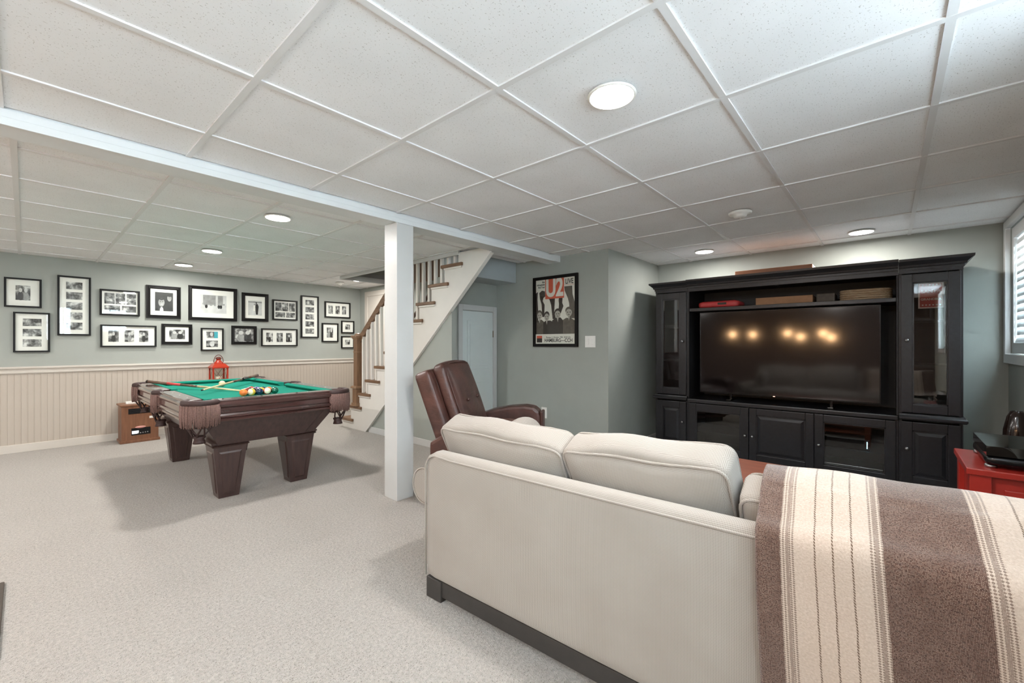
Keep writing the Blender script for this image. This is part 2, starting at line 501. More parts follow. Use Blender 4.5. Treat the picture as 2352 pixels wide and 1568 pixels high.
# window with plantation shutters
win = window('window_1', 'white plantation shutters in a white window casing beside the black cabinets', WX0, WX1)
NP = 2
for ip in range(NP):
    x0 = WX0 + .003 + (WX1 - WX0) * ip / NP
    x1 = x0 + (WX1 - WX0) / NP - .006
    fr = MB().box(x0, x0 + .05, WY - .045, WY - .005, WZ0 + .005, WZ1 - .005).box(x1 - .05, x1, WY - .045, WY - .005, WZ0 + .005, WZ1 - .005)
    fr.box(x0 + .05, x1 - .05, WY - .045, WY - .005, WZ0 + .005, WZ0 + .085).box(x0 + .05, x1 - .05, WY - .045, WY - .005, WZ1 - .085, WZ1 - .005)
    fo = fr.build('shutter_frame', 'white_trim', win, .003)
    z = WZ0 + .115
    prof = [(.032 * math.cos(t), .005 * math.sin(t)) for t in [2 * math.pi * i / 10 for i in range(10)]]
    ca, sa = math.cos(R(-70)), math.sin(R(-70))
    while z < WZ1 - .10:
        poly = [(WY - .025 + p * ca - q * sa, z + p * sa + q * ca) for p, q in prof]
        MB().prism(poly, 'x', x0 + .052, x1 - .052).build('louvre', 'louvre', fo)
        z += .0555
    MB().box((x0 + x1) / 2 - .006, (x0 + x1) / 2 + .006, WY + .004, WY + .014, WZ0 + .12, WZ1 - .12).build('tilt_rod', 'white_trim', fo)
# further windows: first shows mirrored in framed photographs, other two added for daylight
for nm, lb, (x0, x1, z0_) in (('window_2', 'white divided window right behind the viewer', WINS[1]), ('fill_window_3', 'unseen white divided window added for daylight farther back in the window wall', WINS[0]), ('fill_window_4', 'unseen white divided window added for daylight beside the right end of the sofa', WINS[2])):
    wn = window(nm, lb, x0, x1, z0_)
    sash = MB().box(x0, x0 + .035, WY - .078, WY - .05, z0_, WZ1).box(x1 - .035, x1, WY - .078, WY - .05, z0_, WZ1).box(x0, x1, WY - .078, WY - .05, z0_, z0_ + .035).box(x0, x1, WY - .078, WY - .05, WZ1 - .035, WZ1).build('sash', 'white_trim', wn)
    for i in (1, 2): MB().box(x0 + (x1 - x0) * i / 3 - .009, x0 + (x1 - x0) * i / 3 + .009, WY - .076, WY - .052, z0_ + .035, WZ1 - .035).build('mullion', 'white_trim', sash)
    MB().box(x0 + .035, x1 - .035, WY - .075, WY - .053, (z0_ + WZ1) / 2 - .009, (z0_ + WZ1) / 2 + .009).build('mullion', 'white_trim', sash)

# closet and stair walls
struct(MB().prism([(3.41, 0), (5.08, 0), (3.41, 1.478)], 'x', 2.932, 3.0).build('wall_understair', 'sage'))
struct(MB().box(2.94, FX, 3.60, 3.66, 0, 1.85).build('wall_closet', 'sage'))
struct(MB().box(2.945, FX, 3.286, 3.62, 1.846, 2.12).build('soffit', 'soffit_blue'))

# beam and post
beam = MB().box(-3.0, FX, 2.655, 2.83, 2.012, 2.10).build('ceiling_beam', 'beam_white'); struct(beam)
MB().box(-3.0, 3.69, 2.645, 2.655, 2.004, 2.036).build('fascia_board', 'beam_white', beam, .002)
MB().box(-3.0, 3.69, 2.648, 2.655, 2.0365, 2.069).build('fascia_board', 'beam_white', beam, .002)
struct(MB().box(1.766, 1.908, 2.652, 2.812, 0, 2.012).build('support_post', 'white_trim', None, .003))

# baseboards, chair rail, wainscot
def base(name, x0, x1, y0, y1, h=.075, mat='white_trim'):
    return struct(MB().box(x0, x1, y0, y1, 0, h).build(name, mat, None, .004))
base('baseboard_left', -3.0, FX, GY - .028, GY, .085, 'cream_trim')
base('baseboard_back', FX - .014, FX, 2.08, 3.59)
base('baseboard_return', FX, TX, 2.066, 2.08)
base('baseboard_television', TX - .014, TX, -.7, 2.066)
base('baseboard_right', -3.0, TX - .014, WY, WY + .014)
base('baseboard_understair', 2.918, 2.932, 3.41, 5.02)
wain = MB().box(-3.0, FX, GY - .012, GY - .001, .06, .83).build('wainscot', 'bead'); struct(wain)
bw = .0465
poly = [(0, 0), (.0015, -.0025), (bw - .008, -.0025), (bw - .0065, -.0014), (bw - .005, -.0025), (bw - .0006, -.0018), (bw - .0006, 0)]
bme = MB().prism(poly, 'z', 0, .745).mesh('board', 'bead')
x = -3.0
while x < FX - .04:
    inst('board', bme, wain, (x, GY - .012, .085)); x += bw
prof = [(GY, .822), (GY - .028, .822), (GY - .032, .834), (GY - .028, .846), (GY - .030, .866), (GY - .044, .872), (GY - .047, .884), (GY - .042, .893), (GY, .893)]
struct(MB().prism(prof, 'x', -3.0, FX).build('trim_1', 'cream_trim'))

# ceiling: slab, tiles, tees, stair opening
OX0, OX1, OY0, OY1 = 2.90, FX, 3.255, 5.70
ceil = MB().box(-3.1, OX0, -.8, 6.93, 2.10, 2.16).box(OX0, TX + .1, -.8, OY0, 2.10, 2.16).box(OX0, TX + .1, OY1, 6.93, 2.10, 2.16).build('ceiling', 'ceil_back'); struct(ceil)
tile_cache = {}
def tile(x0, x1, y0, y1):
    if x1 - x0 < .03 or y1 - y0 < .03: return
    k = (round(x1 - x0, 3), round(y1 - y0, 3))
    if k not in tile_cache:
        tile_cache[k] = MB().box(-k[0] / 2 + .001, k[0] / 2 - .001, -k[1] / 2 + .001, k[1] / 2 - .001, 0, .016).mesh('ceiling_tile', 'tile')
    inst('ceiling_tile', tile_cache[k], ceil, ((x0 + x1) / 2, (y0 + y1) / 2, CEIL + .007))
def cut(x0, x1, y0, y1):
    if x1 <= OX0 or y0 >= OY1 or x0 >= OX1 or y1 <= OY0: tile(x0, x1, y0, y1); return
    if x0 < OX0: tile(x0, OX0, y0, y1)
    a, b = max(x0, OX0), x1
    if y0 < OY0: tile(a, b, y0, OY0)
    if y1 > OY1: tile(a, b, OY1, y1)
def field(X0, X1, Y0, Y1, ox, dx, oy, dy):
    xs = [X0] + [ox + dx * i for i in range(-20, 30) if X0 + .04 < ox + dx * i < X1 - .04] + [X1]
    ys = [Y0] + [oy + dy * i for i in range(-20, 30) if Y0 + .04 < oy + dy * i < Y1 - .04] + [Y1]
    for i in range(len(xs) - 1):
        for j in range(len(ys) - 1): cut(xs[i], xs[i + 1], ys[j], ys[j + 1])
    for xx in xs[1:-1]:
        for (a, b) in ([(Y0, Y1)] if not (OX0 < xx < OX1 and Y1 > OY0 + .1) else [(OY1 + .02, Y1)]):
            MB().box(xx - .012, xx + .012, a, b, CEIL, CEIL + .0065).build('main_tee', 'tee', ceil)
    for yy in ys[1:-1]:
        b = X1 if not (OY0 < yy < OY1) else OX0 - .02
        MB().box(X0, b, yy - .012, yy + .012, CEIL + .0006, CEIL + .0068).build('cross_tee', 'tee', ceil)
field(-3.0, TX, WY, 2.645, 1.1539, .61, 1.083, .61)
field(-3.0, FX, 2.83, GY, -.034, .58, 3.72, .572)
struct(MB().box(OX0 - .015, OX0 + .005, OY0, OY1 + .015, 2.03, 2.10).box(OX0 + .005, OX1, OY1 - .005, OY1 + .015, 2.03, 2.10).build('trim_2', 'white_trim', None, .002))
sh = MB().box(OX1, OX1 + .1, 3.29, OY1 + .1, 2.03, 3.4).box(OX1, OX1 + .1, OY0 - .1, 3.29, 2.16, 3.4).build('wall_stairwell_back', 'shaft'); struct(sh)
struct(MB().box(OX0 - .1, OX1, OY1 + .002, OY1 + .1, 2.161, 3.4).box(OX0 - .1, OX1, OY0 - .1, OY0, 2.161, 3.4).box(OX0 - .1, OX0, OY0, OY1, 2.161, 3.4).build('wall_stairwell', 'sage'))
struct(MB().box(OX0 - .1, OX1 + .1, OY0 - .1, OY1 + .1, 3.4, 3.46).build('ceiling_stairwell', 'white_trim'))

# recessed lights
def downlight(x, y, label, power=LAMP_W):
    t = thing('recessed_light', label, 'ceiling light', (x, y, CEIL), 0, 'round recessed ceiling lights')
    MB().lathe([(.080, -.001), (.089, -.001), (.091, -.003), (.088, -.007), (.083, -.009), (.080, -.007)], n=36).build('trim_ring', 'plastic_white', t, local=True)
    MB().lathe([(.0805, -.002), (.0805, -.0085), (.07, -.0095), (.001, -.010)], n=36).build('lens', 'lens', t, local=True)
    L = bpy.data.lights.new('recessed_light_glow', 'AREA'); L.shape = 'DISK'; L.size = .15; L.energy = power; L.color = (1, .965, .925)
    lo = bpy.data.objects.new('recessed_light_glow', L); COL.objects.link(lo); lo.location = (0, 0, -.014); lo.parent = t
for x, y, lb, *pw in [(1.464, .785, 'largest round recessed light, in the ceiling above the sofa'),
                 (1.24, 3.40, 'round recessed light just past the beam, nearest of the row over the pool table'),
                 (1.247, 5.12, 'middle recessed light of the row over the pool table'),
                 (1.245, 6.27, 'recessed light closest to the gallery wall in the row over the pool table', 5.0),
                 (3.237, 5.84, 'recessed light by the corner of the stair opening'),
                 (4.617, .17, 'small recessed light above the right half of the black television cabinets', 5.0),
                 (4.545, 1.40, 'recessed light above the left half of the black television cabinets', 5.0),
                 (-1.4, .785, 'unseen recessed light added as fill behind the viewer near the window wall', 15),  # this and the next two: unseen downlights added for fill light
                 (-1.4, 3.40, 'unseen recessed light added as fill behind the viewer past the beam', 14),
                 (-1.4, 5.40, 'unseen recessed light added as fill behind the viewer towards the gallery wall', 14)]:
    downlight(x, y, lb, *pw)
def detector(x, y, label, r=.06):
    t = thing('smoke_detector', label, 'smoke detector', (x, y, CEIL))
    MB().lathe([(r, 0), (r, -.012), (r * .92, -.018), (r * .6, -.020), (r * .55, -.032), (r * .4, -.038), (.001, -.038)][::-1], n=28).build('housing', 'plastic_white', t, local=True)
    MB().lathe([(r * .1, -.044), (r * .12, -.038)], (r * .25, 0, 0), 10).build('test_button', 'plastic_white', t, local=True)
detector(3.363, .792, 'white round detector on the ceiling in front of the television cabinets', .075)
detector(3.18, 6.30, 'small white round detector on the ceiling near the far corner')

# pendants over a bar behind the viewer (seen mirrored in the television)
for i, (y, z) in enumerate([(2.80, 1.36), (2.37, 1.35), (1.68, 1.37), (1.44, 1.29), (1.04, 1.36), (.90, 1.27)]):
    t = thing('pendant_lamp', ['pendant bulb hanging farthest from the window wall', 'second pendant bulb from the beam end', 'third pendant bulb from the beam end',
              'fourth pendant bulb from the beam end, hanging low', 'fifth pendant bulb from the beam end', 'low pendant bulb nearest the window wall'][i], 'pendant light', (-2.0, y, z), 0, 'warm pendant bulbs behind the viewer')
    MB().sphere((0, 0, 0), .05, 16, 10).build('bulb', 'bulb', t, local=True)
    MB().lathe([(.018, .045), (.022, .055), (.022, .10), (.006, .12)], n=14).build('socket', 'pendant_metal', t, local=True)
    MB().tube([(0, 0, .11), (0, 0, CEIL - z - .02)], .003, 6).build('cord', 'pendant_metal', t, local=True)
    MB().lathe([(.05, CEIL - z), (.05, CEIL - z - .015), (.01, CEIL - z - .03)], n=18).build('canopy', 'pendant_metal', t, local=True)

# closet door
D = thing('door_1', 'short pale closet door under the stairs in a white casing', 'door', (3.47, 3.60, 0), kind='structure')
MB().box(3.18, 3.24, 3.578, 3.60, 0, 1.578).box(3.735, 3.795, 3.578, 3.60, 0, 1.578).box(3.24, 3.735, 3.578, 3.60, 1.515, 1.578).build('casing', 'white_trim', D, .004)
lf = MB().box(3.245, 3.73, 3.588, 3.598, .012, 1.508).build('leaf', 'door_paint', D)
for z0, z1 in ((.15, .72), (.84, 1.40)):
    MB().box(3.31, 3.665, 3.578, 3.589, z0, z1).build('panel', 'door_paint', lf, .005)
    MB().box(3.345, 3.63, 3.572, 3.579, z0 + .035, z1 - .035).build('panel', 'door_paint', lf, .003)
for z in (.30, 1.25): MB().tube([(3.731, 3.582, z - .04), (3.731, 3.582, z + .04)], .005, 8).build('hinge', 'brass', lf)
MB().sphere((3.285, 3.56, .78), .025, 14, 8).build('knob', 'brass', lf)
# door on the far wall behind the stair rail
D = thing('door_2', 'white panelled door in the far wall behind the stair railing', 'door', (FX, 6.2, 0), kind='structure')
MB().box(FX - .022, FX, 6.56, 6.64, 0, 2.005).box(FX - .022, FX, 5.72, 5.80, 0, 2.005).box(FX - .022, FX, 5.80, 6.56, 1.925, 2.005).build('casing', 'cream_trim', D, .005)
lf = MB().box(FX - .010, FX - .001, 5.80, 6.56, .01, 1.925).build('leaf', 'cream_trim', D)
for z0, z1 in ((.15, .85), (1.0, 1.78)):
    for y0, y1 in ((5.88, 6.14), (6.22, 6.48)): MB().box(FX - .016, FX - .009, y0, y1, z0, z1).build('panel', 'cream_trim', lf, .004)
MB().sphere((FX - .05, 5.86, .95), .026, 14, 8).build('knob', 'brass', lf)

# staircase
st = thing('staircase', 'open staircase with oak treads, white balusters and white skirt board', 'staircase', (2.92, 5.5, 0))
NT_ = 11
def nose(k): return 5.687 - .2164 * (k - 1)
def ris(k): return nose(k) - .035
def zt(k): return .132 + .182 * (k - 1)
TH = .034
poly = [(ris(1), 0)]
for k in range(1, NT_ + 1): poly += [(ris(k), zt(k) - TH), (ris(k + 1), zt(k) - TH)]
poly += [(ris(NT_ + 1), 2.055), (2.832, 2.055), (2.832, 2.0), (5.08, 0)]
MB().prism(poly, 'x', 2.90, 2.931).build('stringer', 'stair_white_lit', st)
MB().prism([(2.832, 2.0), (5.08, 0), (5.08 - .02, 0), (2.815, 1.997)], 'x', 2.899, 2.945).build('stringer_edge', 'stair_white_lit', st)
for k in range(1, NT_ + 1):
    n_, b_, xe = nose(k), ris(k + 1), (3.80 if k < 10 else 3.03)
    tr = MB().prism([(2.872, n_), (xe, n_), (xe, b_), (2.899, b_), (2.899, n_ - .325), (2.872, n_ - .325)], 'z', zt(k) - TH, zt(k)).build('tread', 'oak_y', st, .006)
    MB().box(2.884, 2.8995, n_ - .04, n_ - .31, zt(k) - TH - .018, zt(k) - TH - .0005).build('cove', 'stair_white_lit', tr)
    if k < 10: MB().box(2.932, 3.80, ris(k) - .016, ris(k), zt(k) - .182 if k > 1 else 0, zt(k) - TH - .001).build('riser', 'stair_white_lit', st)
nw = MB().box(2.862, 2.968, 5.215, 5.325, zt(2), .555).build('newel_post', 'oak_z', st, .004)
MB().box(2.852, 2.978, 5.205, 5.335, zt(2) + .0005, zt(2) + .045).build('plinth', 'oak_x', nw, .004)
MB().strip([(0, .545), (.012, .550), (.014, .566), (.0, .58)], (2.858, 2.972, 5.211, 5.329)).build('moulding', 'oak_x', nw)
MB().box(2.872, 2.958, 5.225, 5.315, .555, 1.19).build('shaft', 'oak_z', nw, .004)
MB().box(2.866, 2.964, 5.219, 5.321, 1.02, 1.032).build('moulding', 'oak_x', nw, .003)
mb = MB()
for h_, z in ((.046, 1.185),): pass
mb = MB().frustum(2.915, 5.27, 1.185, .046, .048, 1.225, .066, .068); mb.box(2.845, 2.985, 5.198, 5.342, 1.225, 1.243).build('capital', 'oak_x', nw, .004)
MB().sphere((0, 0, 0), .05, 20, 12).xf(Matrix.Translation((2.915, 5.27, 1.240)) @ Matrix.Diagonal((1, 1, .72, 1))).build('cap', 'oak_x', nw)
# handrail with a scalloped lower edge
def rz_(y): return 1.262 + (5.22 - y) * .853
top = []; bot = []
N = 80; ya, yb = 5.235, 4.18
for i in range(N + 1):
    y = ya + (yb - ya) * i / N
    top.append((y, rz_(y)))
    ph = ((5.16 - y) / .1082) % 1.0
    sc = .036 * (1 - abs(math.sin(math.pi * ph)) ** .6) if y < 5.16 else .0
    bot.append((y, rz_(y) - .075 - .030 + sc * .9))
MB().prism(top + bot[::-1], 'x', 2.913, 2.953).build('handrail', 'oak_y', st, 0)
for i in range(18):
    y = 5.166 - .1068 * i
    k = max(kk for kk in range(1, NT_ + 1) if nose(kk) - .005 >= y + .012)
    zb = zt(k); ztop = min(rz_(y) - .08, 2.045)
    if ztop - zb > .05: MB().box(2.916, 2.948, y - .016, y + .016, zb, ztop).build('baluster', 'stair_white_lit', st)
wr = thing('wall_handrail', 'dark sloping handrail on the far stair wall behind the balusters', 'handrail', (3.74, 5.0, 1.68))
def hz(y): return 1.70 + (4.99 - y) * .81
MB().tube([(3.745, 5.45, hz(5.45)), (3.745, 3.6, hz(3.6))], .024, 10).build('rail', 'rail_dark', wr)
for y in (5.3, 4.7, 4.0): MB().tube([(3.745, y, hz(y) - .02), (3.75, y, hz(y) - .06), (3.81, y, hz(y) - .06)], .007, 8).build('bracket', 'brass', wr)
# ------------------------------------------------------------------ sofa
SO = (1.188, 1.562, 0); SR = R(2.4)
sofa = thing('sofa', 'cream woven fabric sofa with loose back cushions seen from behind', 'sofa', SO, SR)
LB = 1.98
def sb(mb, name, mat, bevel=0, parent=None, **k): return mb.build(name, mat, parent or sofa, bevel, local=True, **k)
# back frame with rounded top corners
def back_shape(x, p):
    c = .07; hy, hz = LB / 2, .2825
    for sg in (-1, 1):
        dy = x.y * sg - (hy - c); dz = x.z - (hz - c)
        if dy > 0 and dz > 0:
            l = math.hypot(dy, dz)
            if l > c: x.y = sg * (hy - c + dy * c / l); x.z = hz - c + dz * c / l
    return x
bk = sb(MB().rbox((.036, -LB / 2, .3725), (.036, LB / 2, .2825), .026, (.006, 0, 0), 24, fn=back_shape), 'back', 'weave')
pts = [(-.001, -.004, .10), (-.001, -.004, .575)] + [(-.001, -.07 + .066 * math.cos(t), .575 + .063 * math.sin(t)) for t in [R(a) for a in range(15, 91, 15)]]
pts += [(-.002, -LB * i / 12, .632) for i in range(1, 12)] + [(-.001, -LB + .07, .632), (-.001, -LB + .02, .62), (-.001, -LB + .004, .58), (-.001, -LB + .004, .1)]
sb(MB().tube(pts, .0045, 8), 'welt', 'weave', parent=bk)
def arm(name, sgn, y0):
    m = MB(); n = 22; prof = [(.0, .09), (.085, .09), (.085, .375)]
    prof += [(.098 + .080 * math.cos(t), .455 + .082 * math.sin(t)) for t in [R(-105 + i * 300 / n) for i in range(n + 1)]]
    prof += [(-.03, .50), (-.03, .09)]
    poly = [(y0 + sgn * a_, z_) for a_, z_ in prof]
    ar = sb(m.prism(poly, 'x', .075, .90), 'arm', 'weave', .004)
    ring = [(.073, y0 + sgn * (.098 + .081 * math.cos(t)), .455 + .083 * math.sin(t)) for t in [R(-105 + i * 300 / n) for i in range(n + 1)]]
    sb(MB().tube(ring, .004, 6), 'welt', 'weave', parent=ar)
arm('arm', 1, 0); arm('arm', -1, -LB)
sb(MB().box(.07, .89, -LB, .03, .09, .30), 'seat_deck', 'weave', .01)
sb(MB().box(.012, .90, -LB + .03, -.03, .022, .09), 'base_rail', 'dark_base', .003)
for fx, fy in ((.004, -.098), (.83, -.098), (.004, -LB + .002), (.83, -LB + .002)):
    sb(MB().box(fx, fx + .09, fy, fy + .096, 0, .0905), 'foot', 'dark_base', .004)
def piping(c, half, xside, r, inset=.012):
    hy, hz = half[1] - inset, half[2] - inset; rr = .035; P = []
    for cy, cz, a0 in ((hy - rr, hz - rr, 0), (-hy + rr, hz - rr, 90), (-hy + rr, -hz + rr, 180), (hy - rr, -hz + rr, 270)):
        for a in range(0, 91, 18): P.append((c[0] + xside, c[1] + cy + rr * math.cos(R(a0 + a)), c[2] + cz + rr * math.sin(R(a0 + a))))
    return P
for ya, yb, zt_, lean, roll in ((.0, -.655, .738, 27, -1.0), (-.667, -1.235, .752, 27, 3.0), (-1.250, -1.89, .700, 24, 0)):
    hf = (.062, (ya - yb) / 2, .185)
    rot = Matrix.Rotation(R(-lean), 4, 'Y') @ Matrix.Rotation(R(-roll), 4, 'X')
    # the upper rear edge stands just over the sofa back
    ce = Matrix.Rotation(R(-lean), 4, 'Y') @ Vector((-hf[0], 0, hf[2]))
    c = (.078 - ce.x, (ya + yb) / 2, zt_ - ce.z)
    def wav(x, p): x.z += .004 * math.sin(x.y * 21) * max(0, p[2]); x.x += .004 * math.sin(x.y * 17 + 1) * p[2]; return x
    cu = sb(MB().rbox((0, 0, 0), hf, .022, (.045, .006, .030), 18, fn=wav).xf(Matrix.Translation(c) @ rot), 'back_cushion', 'weave')
    for s_ in (-1, 1):
        P = piping((0, 0, 0), hf, s_ * (hf[0] - .004), 0, .003); P2 = []
        k_ = len(P)
        for i_, q_ in enumerate(P):
            P2.append(q_)
            n_ = P[(i_ + 1) % k_]
            if math.hypot(n_[1] - q_[1], n_[2] - q_[2]) > .06:
                for f_ in range(1, 8): P2.append(tuple(q_[m_] + (n_[m_] - q_[m_]) * f_ / 8 for m_ in range(3)))
        P3 = []
        for q_ in P2:
            t_ = min(1, abs(q_[1] / hf[1])); z_ = q_[2]
            if q_[2] > hf[2] * .9: z_ += .030 * (1 - t_ * t_) ** .7 * .10 + .004 * math.sin(q_[1] * 21)
            P3.append((q_[0], q_[1], z_))
        sb(MB().tube(P3, .0048, 7, closed=True).xf(Matrix.Translation(c) @ rot), 'welt', 'weave', parent=cu)
for ya, yb in ((-.035, -.66), (-.67, -1.31), (-1.32, -1.945)):
    sb(MB().rbox((.56, (ya + yb) / 2, .385), (.36, (ya - yb) / 2, .08), .03, (.01, .004, .02), 12), 'seat_cushion', 'weave')

# throw pillow leaning on the left arm
p = MB().sphere((0, 0, 0), 1.0, 32, 20).xf(Matrix.Translation((1.735, 1.46, .606)) @ Matrix.Rotation(R(8), 4, 'X') @ Matrix.Diagonal((.165, .075, .140, 1)))
tag(setback(p.build('throw_pillow', 'weave')), 'small cream throw pillow peeking over the left back cushion of the sofa', 'pillow')

# blanket over the right end of the sofa
path = [(-.050, .03), (-.046, .2), (-.044, .38), (-.042, .52), (-.036, .62), (-.020, .668), (.016, .690), (.05, .715), (.09, .745), (.135, .765), (.18, .772), (.225, .762), (.265, .73), (.30, .67), (.335, .59), (.365, .52), (.42, .493), (.52, .49), (.60, .488)]
def spl(P, t):
    n = len(P) - 1; f = min(max(t, 0), 1) * n; i = min(int(f), n - 1); f -= i
    a, b, c, d = (P[max(i - 1, 0)], P[i], P[i + 1], P[min(i + 2, n)])
    return tuple(.5 * (2 * b[k] + (c[k] - a[k]) * f + (2 * a[k] - 5 * b[k] + 4 * c[k] - d[k]) * f * f + (3 * b[k] - a[k] - 3 * c[k] + d[k]) * f ** 3) for k in range(2))
W_ = .70; NS, NTT = 70, 90
vs = []; uvs = []; fs = []
Ls = [0]; prev = spl(path, 0)
for j in range(1, NTT + 1):
    q = spl(path, j / NTT); Ls.append(Ls[-1] + math.hypot(q[0] - prev[0], q[1] - prev[1])); prev = q
for layer in (0, 1):
    for j in range(NTT + 1):
        b_, z_ = spl(path, j / NTT); b2, z2 = spl(path, min(1, j / NTT + .01)); b1, z1 = spl(path, max(0, j / NTT - .01))
        d = Vector((b2 - b1, z2 - z1)).normalized(); nrm = Vector((-d.y, d.x))
        for i in range(NS + 1):
            s_ = W_ * i / NS
            fold = .006 * math.sin(s_ * 26 + 1.2 + z_ * 3) * (1 if j < NTT * .45 else .3) + .004 * math.sin(z_ * 17 + s_ * 9)
            off = .007 + fold + (0 if layer == 0 else -.005)
            y = -1.305 - s_ - .045 * max(0, .77 - z_) - .012 * math.sin(z_ * 5) * (s_ / W_)
            k_ = min(1, max(0, (b_ + .045) / .14)); drop = -.03 * s_ * k_ * k_ * (3 - 2 * k_)
            vs.append((b_ + nrm.x * off, y, z_ + nrm.y * off - drop)); uvs.append((s_, Ls[j]))
n1 = NS + 1; base_ = (NTT + 1) * n1
for j in range(NTT):
    for i in range(NS):
        q = (j * n1 + i, j * n1 + i + 1, (j + 1) * n1 + i + 1, (j + 1) * n1 + i); fs.append(q); fs.append(tuple(base_ + k for k in q[::-1]))
def edge(a, b): fs.append((a, b, b + base_, a + base_))
for j in range(NTT): edge(j * n1, (j + 1) * n1); edge(j * n1 + NS, (j + 1) * n1 + NS)
for i in range(NS): edge(i, i + 1); edge(NTT * n1 + i, NTT * n1 + i + 1)
me = bpy.data.meshes.new('blanket'); me.from_pydata(vs, [], fs)
uvl = me.uv_layers.new(name='UVMap')
for l in me.loops: uvl.data[l.index].uv = uvs[l.vertex_index]
me.polygons.foreach_set('use_smooth', [True] * len(me.polygons)); me.materials.append(M['blanket'])
bl = thing('throw_blanket', 'brown and cream striped wool blanket draped over the right end of the sofa', 'blanket', SO, SR)
cl_ = bpy.data.objects.new('cloth', me); COL.objects.link(cl_); cl_.parent = bl
hair = MB()
for i in range(90):
    s_ = random.uniform(0, W_); t_ = random.uniform(.47, .56); b_, z_ = spl(path, t_)
    y = -1.305 - s_; l_ = random.uniform(.004, .013); a_ = random.uniform(0, 6.28)
    p0 = Vector((b_, y, z_ + .004)); p2 = p0 + Vector((random.uniform(-.4, .4), math.cos(a_), random.uniform(.3, 1))) * l_
    p1 = (p0 + p2) / 2 + Vector((0, random.uniform(-.3, .3), .4)) * l_
    hair.tube([p0, p1, p2], .00022, 3, cap=False)
hair.build('stray_fibres', 'fringe', bl, local=True, kind='stuff')

# ------------------------------------------------------------------ recliner
RC = (2.448, 2.05, 0)
rec = thing('recliner', 'brown leather recliner chair with tall padded back behind the sofa', 'armchair', RC, R(-60))
def rb(mb, name, mat='leather', bevel=0, parent=None): return mb.build(name, mat, parent or rec, bevel, local=True)
tilt = Matrix.Rotation(R(-20), 4, 'Y')
sh_ = rb(MB().rbox((0, 0, 0), (.062, .345, .355), .03, (.012, 0, .01), 14).xf(Matrix.Translation((-.538, 0, .60)) @ tilt), 'back_shell')
bc = rb(MB().rbox((0, 0, 0), (.052, .285, .285), .035, (.035, .015, .02), 18, fn=lambda x, p: (x.x - .012 * math.exp(-((abs(x.y) - .12) ** 2 + (x.z + .02) ** 2) / .003) * (1 if p[0] > 0 else 0), x.y, x.z)).xf(Matrix.Translation((-.462, 0, .715)) @ tilt), 'back_cushion')
for s_ in (-1, 1):
    P = []
    for t in range(0, 360, 12):
        a_ = R(t); ex = lambda v: math.copysign(abs(v) ** .35, v)
        P.append((s_ * .046, .280 * ex(math.cos(a_)), .279 * ex(math.sin(a_))))
    rb(MB().tube(P, .004, 6, closed=True).xf(Matrix.Translation((-.462, 0, .715)) @ tilt), 'welt', parent=bc)
for y in (-.12, .12): rb(MB().sphere((0, 0, 0), .012, 12, 8).xf(Matrix.Translation((-.462, 0, .715)) @ tilt @ Matrix.Translation((.080, y, -.02))), 'button', parent=bc)
rb(MB().rbox((-.12, 0, .40), (.27, .265, .085), .04, (.01, 0, .02), 12), 'seat_cushion')
rb(MB().box(-.52, .10, -.36, .36, .06, .33), 'base', bevel=.02)
rb(MB().box(-.48, .06, -.33, .33, 0, .06), 'plinth', 'dark_base')
prof = [(a_ + .085, b_) for a_, b_ in [(-.64, .08), (-.64, .47), (-.53, .535), (-.40, .585), (-.25, .617), (-.12, .628), (-.04, .618), (.0, .585), (.012, .54), (.012, .08)]]
for y0 in (-.44, .285):
    am = rb(MB().prism(prof, 'y', y0, y0 + .16), 'arm', bevel=.022)
    rb(MB().box(.093, .119, y0 + .012, y0 + .148, .10, .585), 'arm_front', bevel=.012, parent=am)
rb(MB().rbox((.13, 0, .30), (.035, .28, .16), .03, (.02, 0, 0), 10), 'footrest')

# ------------------------------------------------------------------ coffee table
t = thing('coffee_table', 'reddish-brown wooden coffee table between the sofa and the cabinets', 'table', (2.62, .66, 0))
MB().box(2.30, 2.92, .10, 1.22, .385, .425).build('tabletop', 'table_wood', t, .006)
MB().box(2.34, 2.88, .14, 1.18, .32, .385).build('apron', 'table_wood', t, .003)
for x in (2.34, 2.82):
    for y in (.14, 1.12): MB().frustum(x + .03, y + .03, 0, .022, .022, .385, .03, .03).build('leg', 'table_wood', t)
MB().box(2.37, 2.85, .17, 1.15, .12, .14).build('lower_shelf', 'table_wood', t, .003)

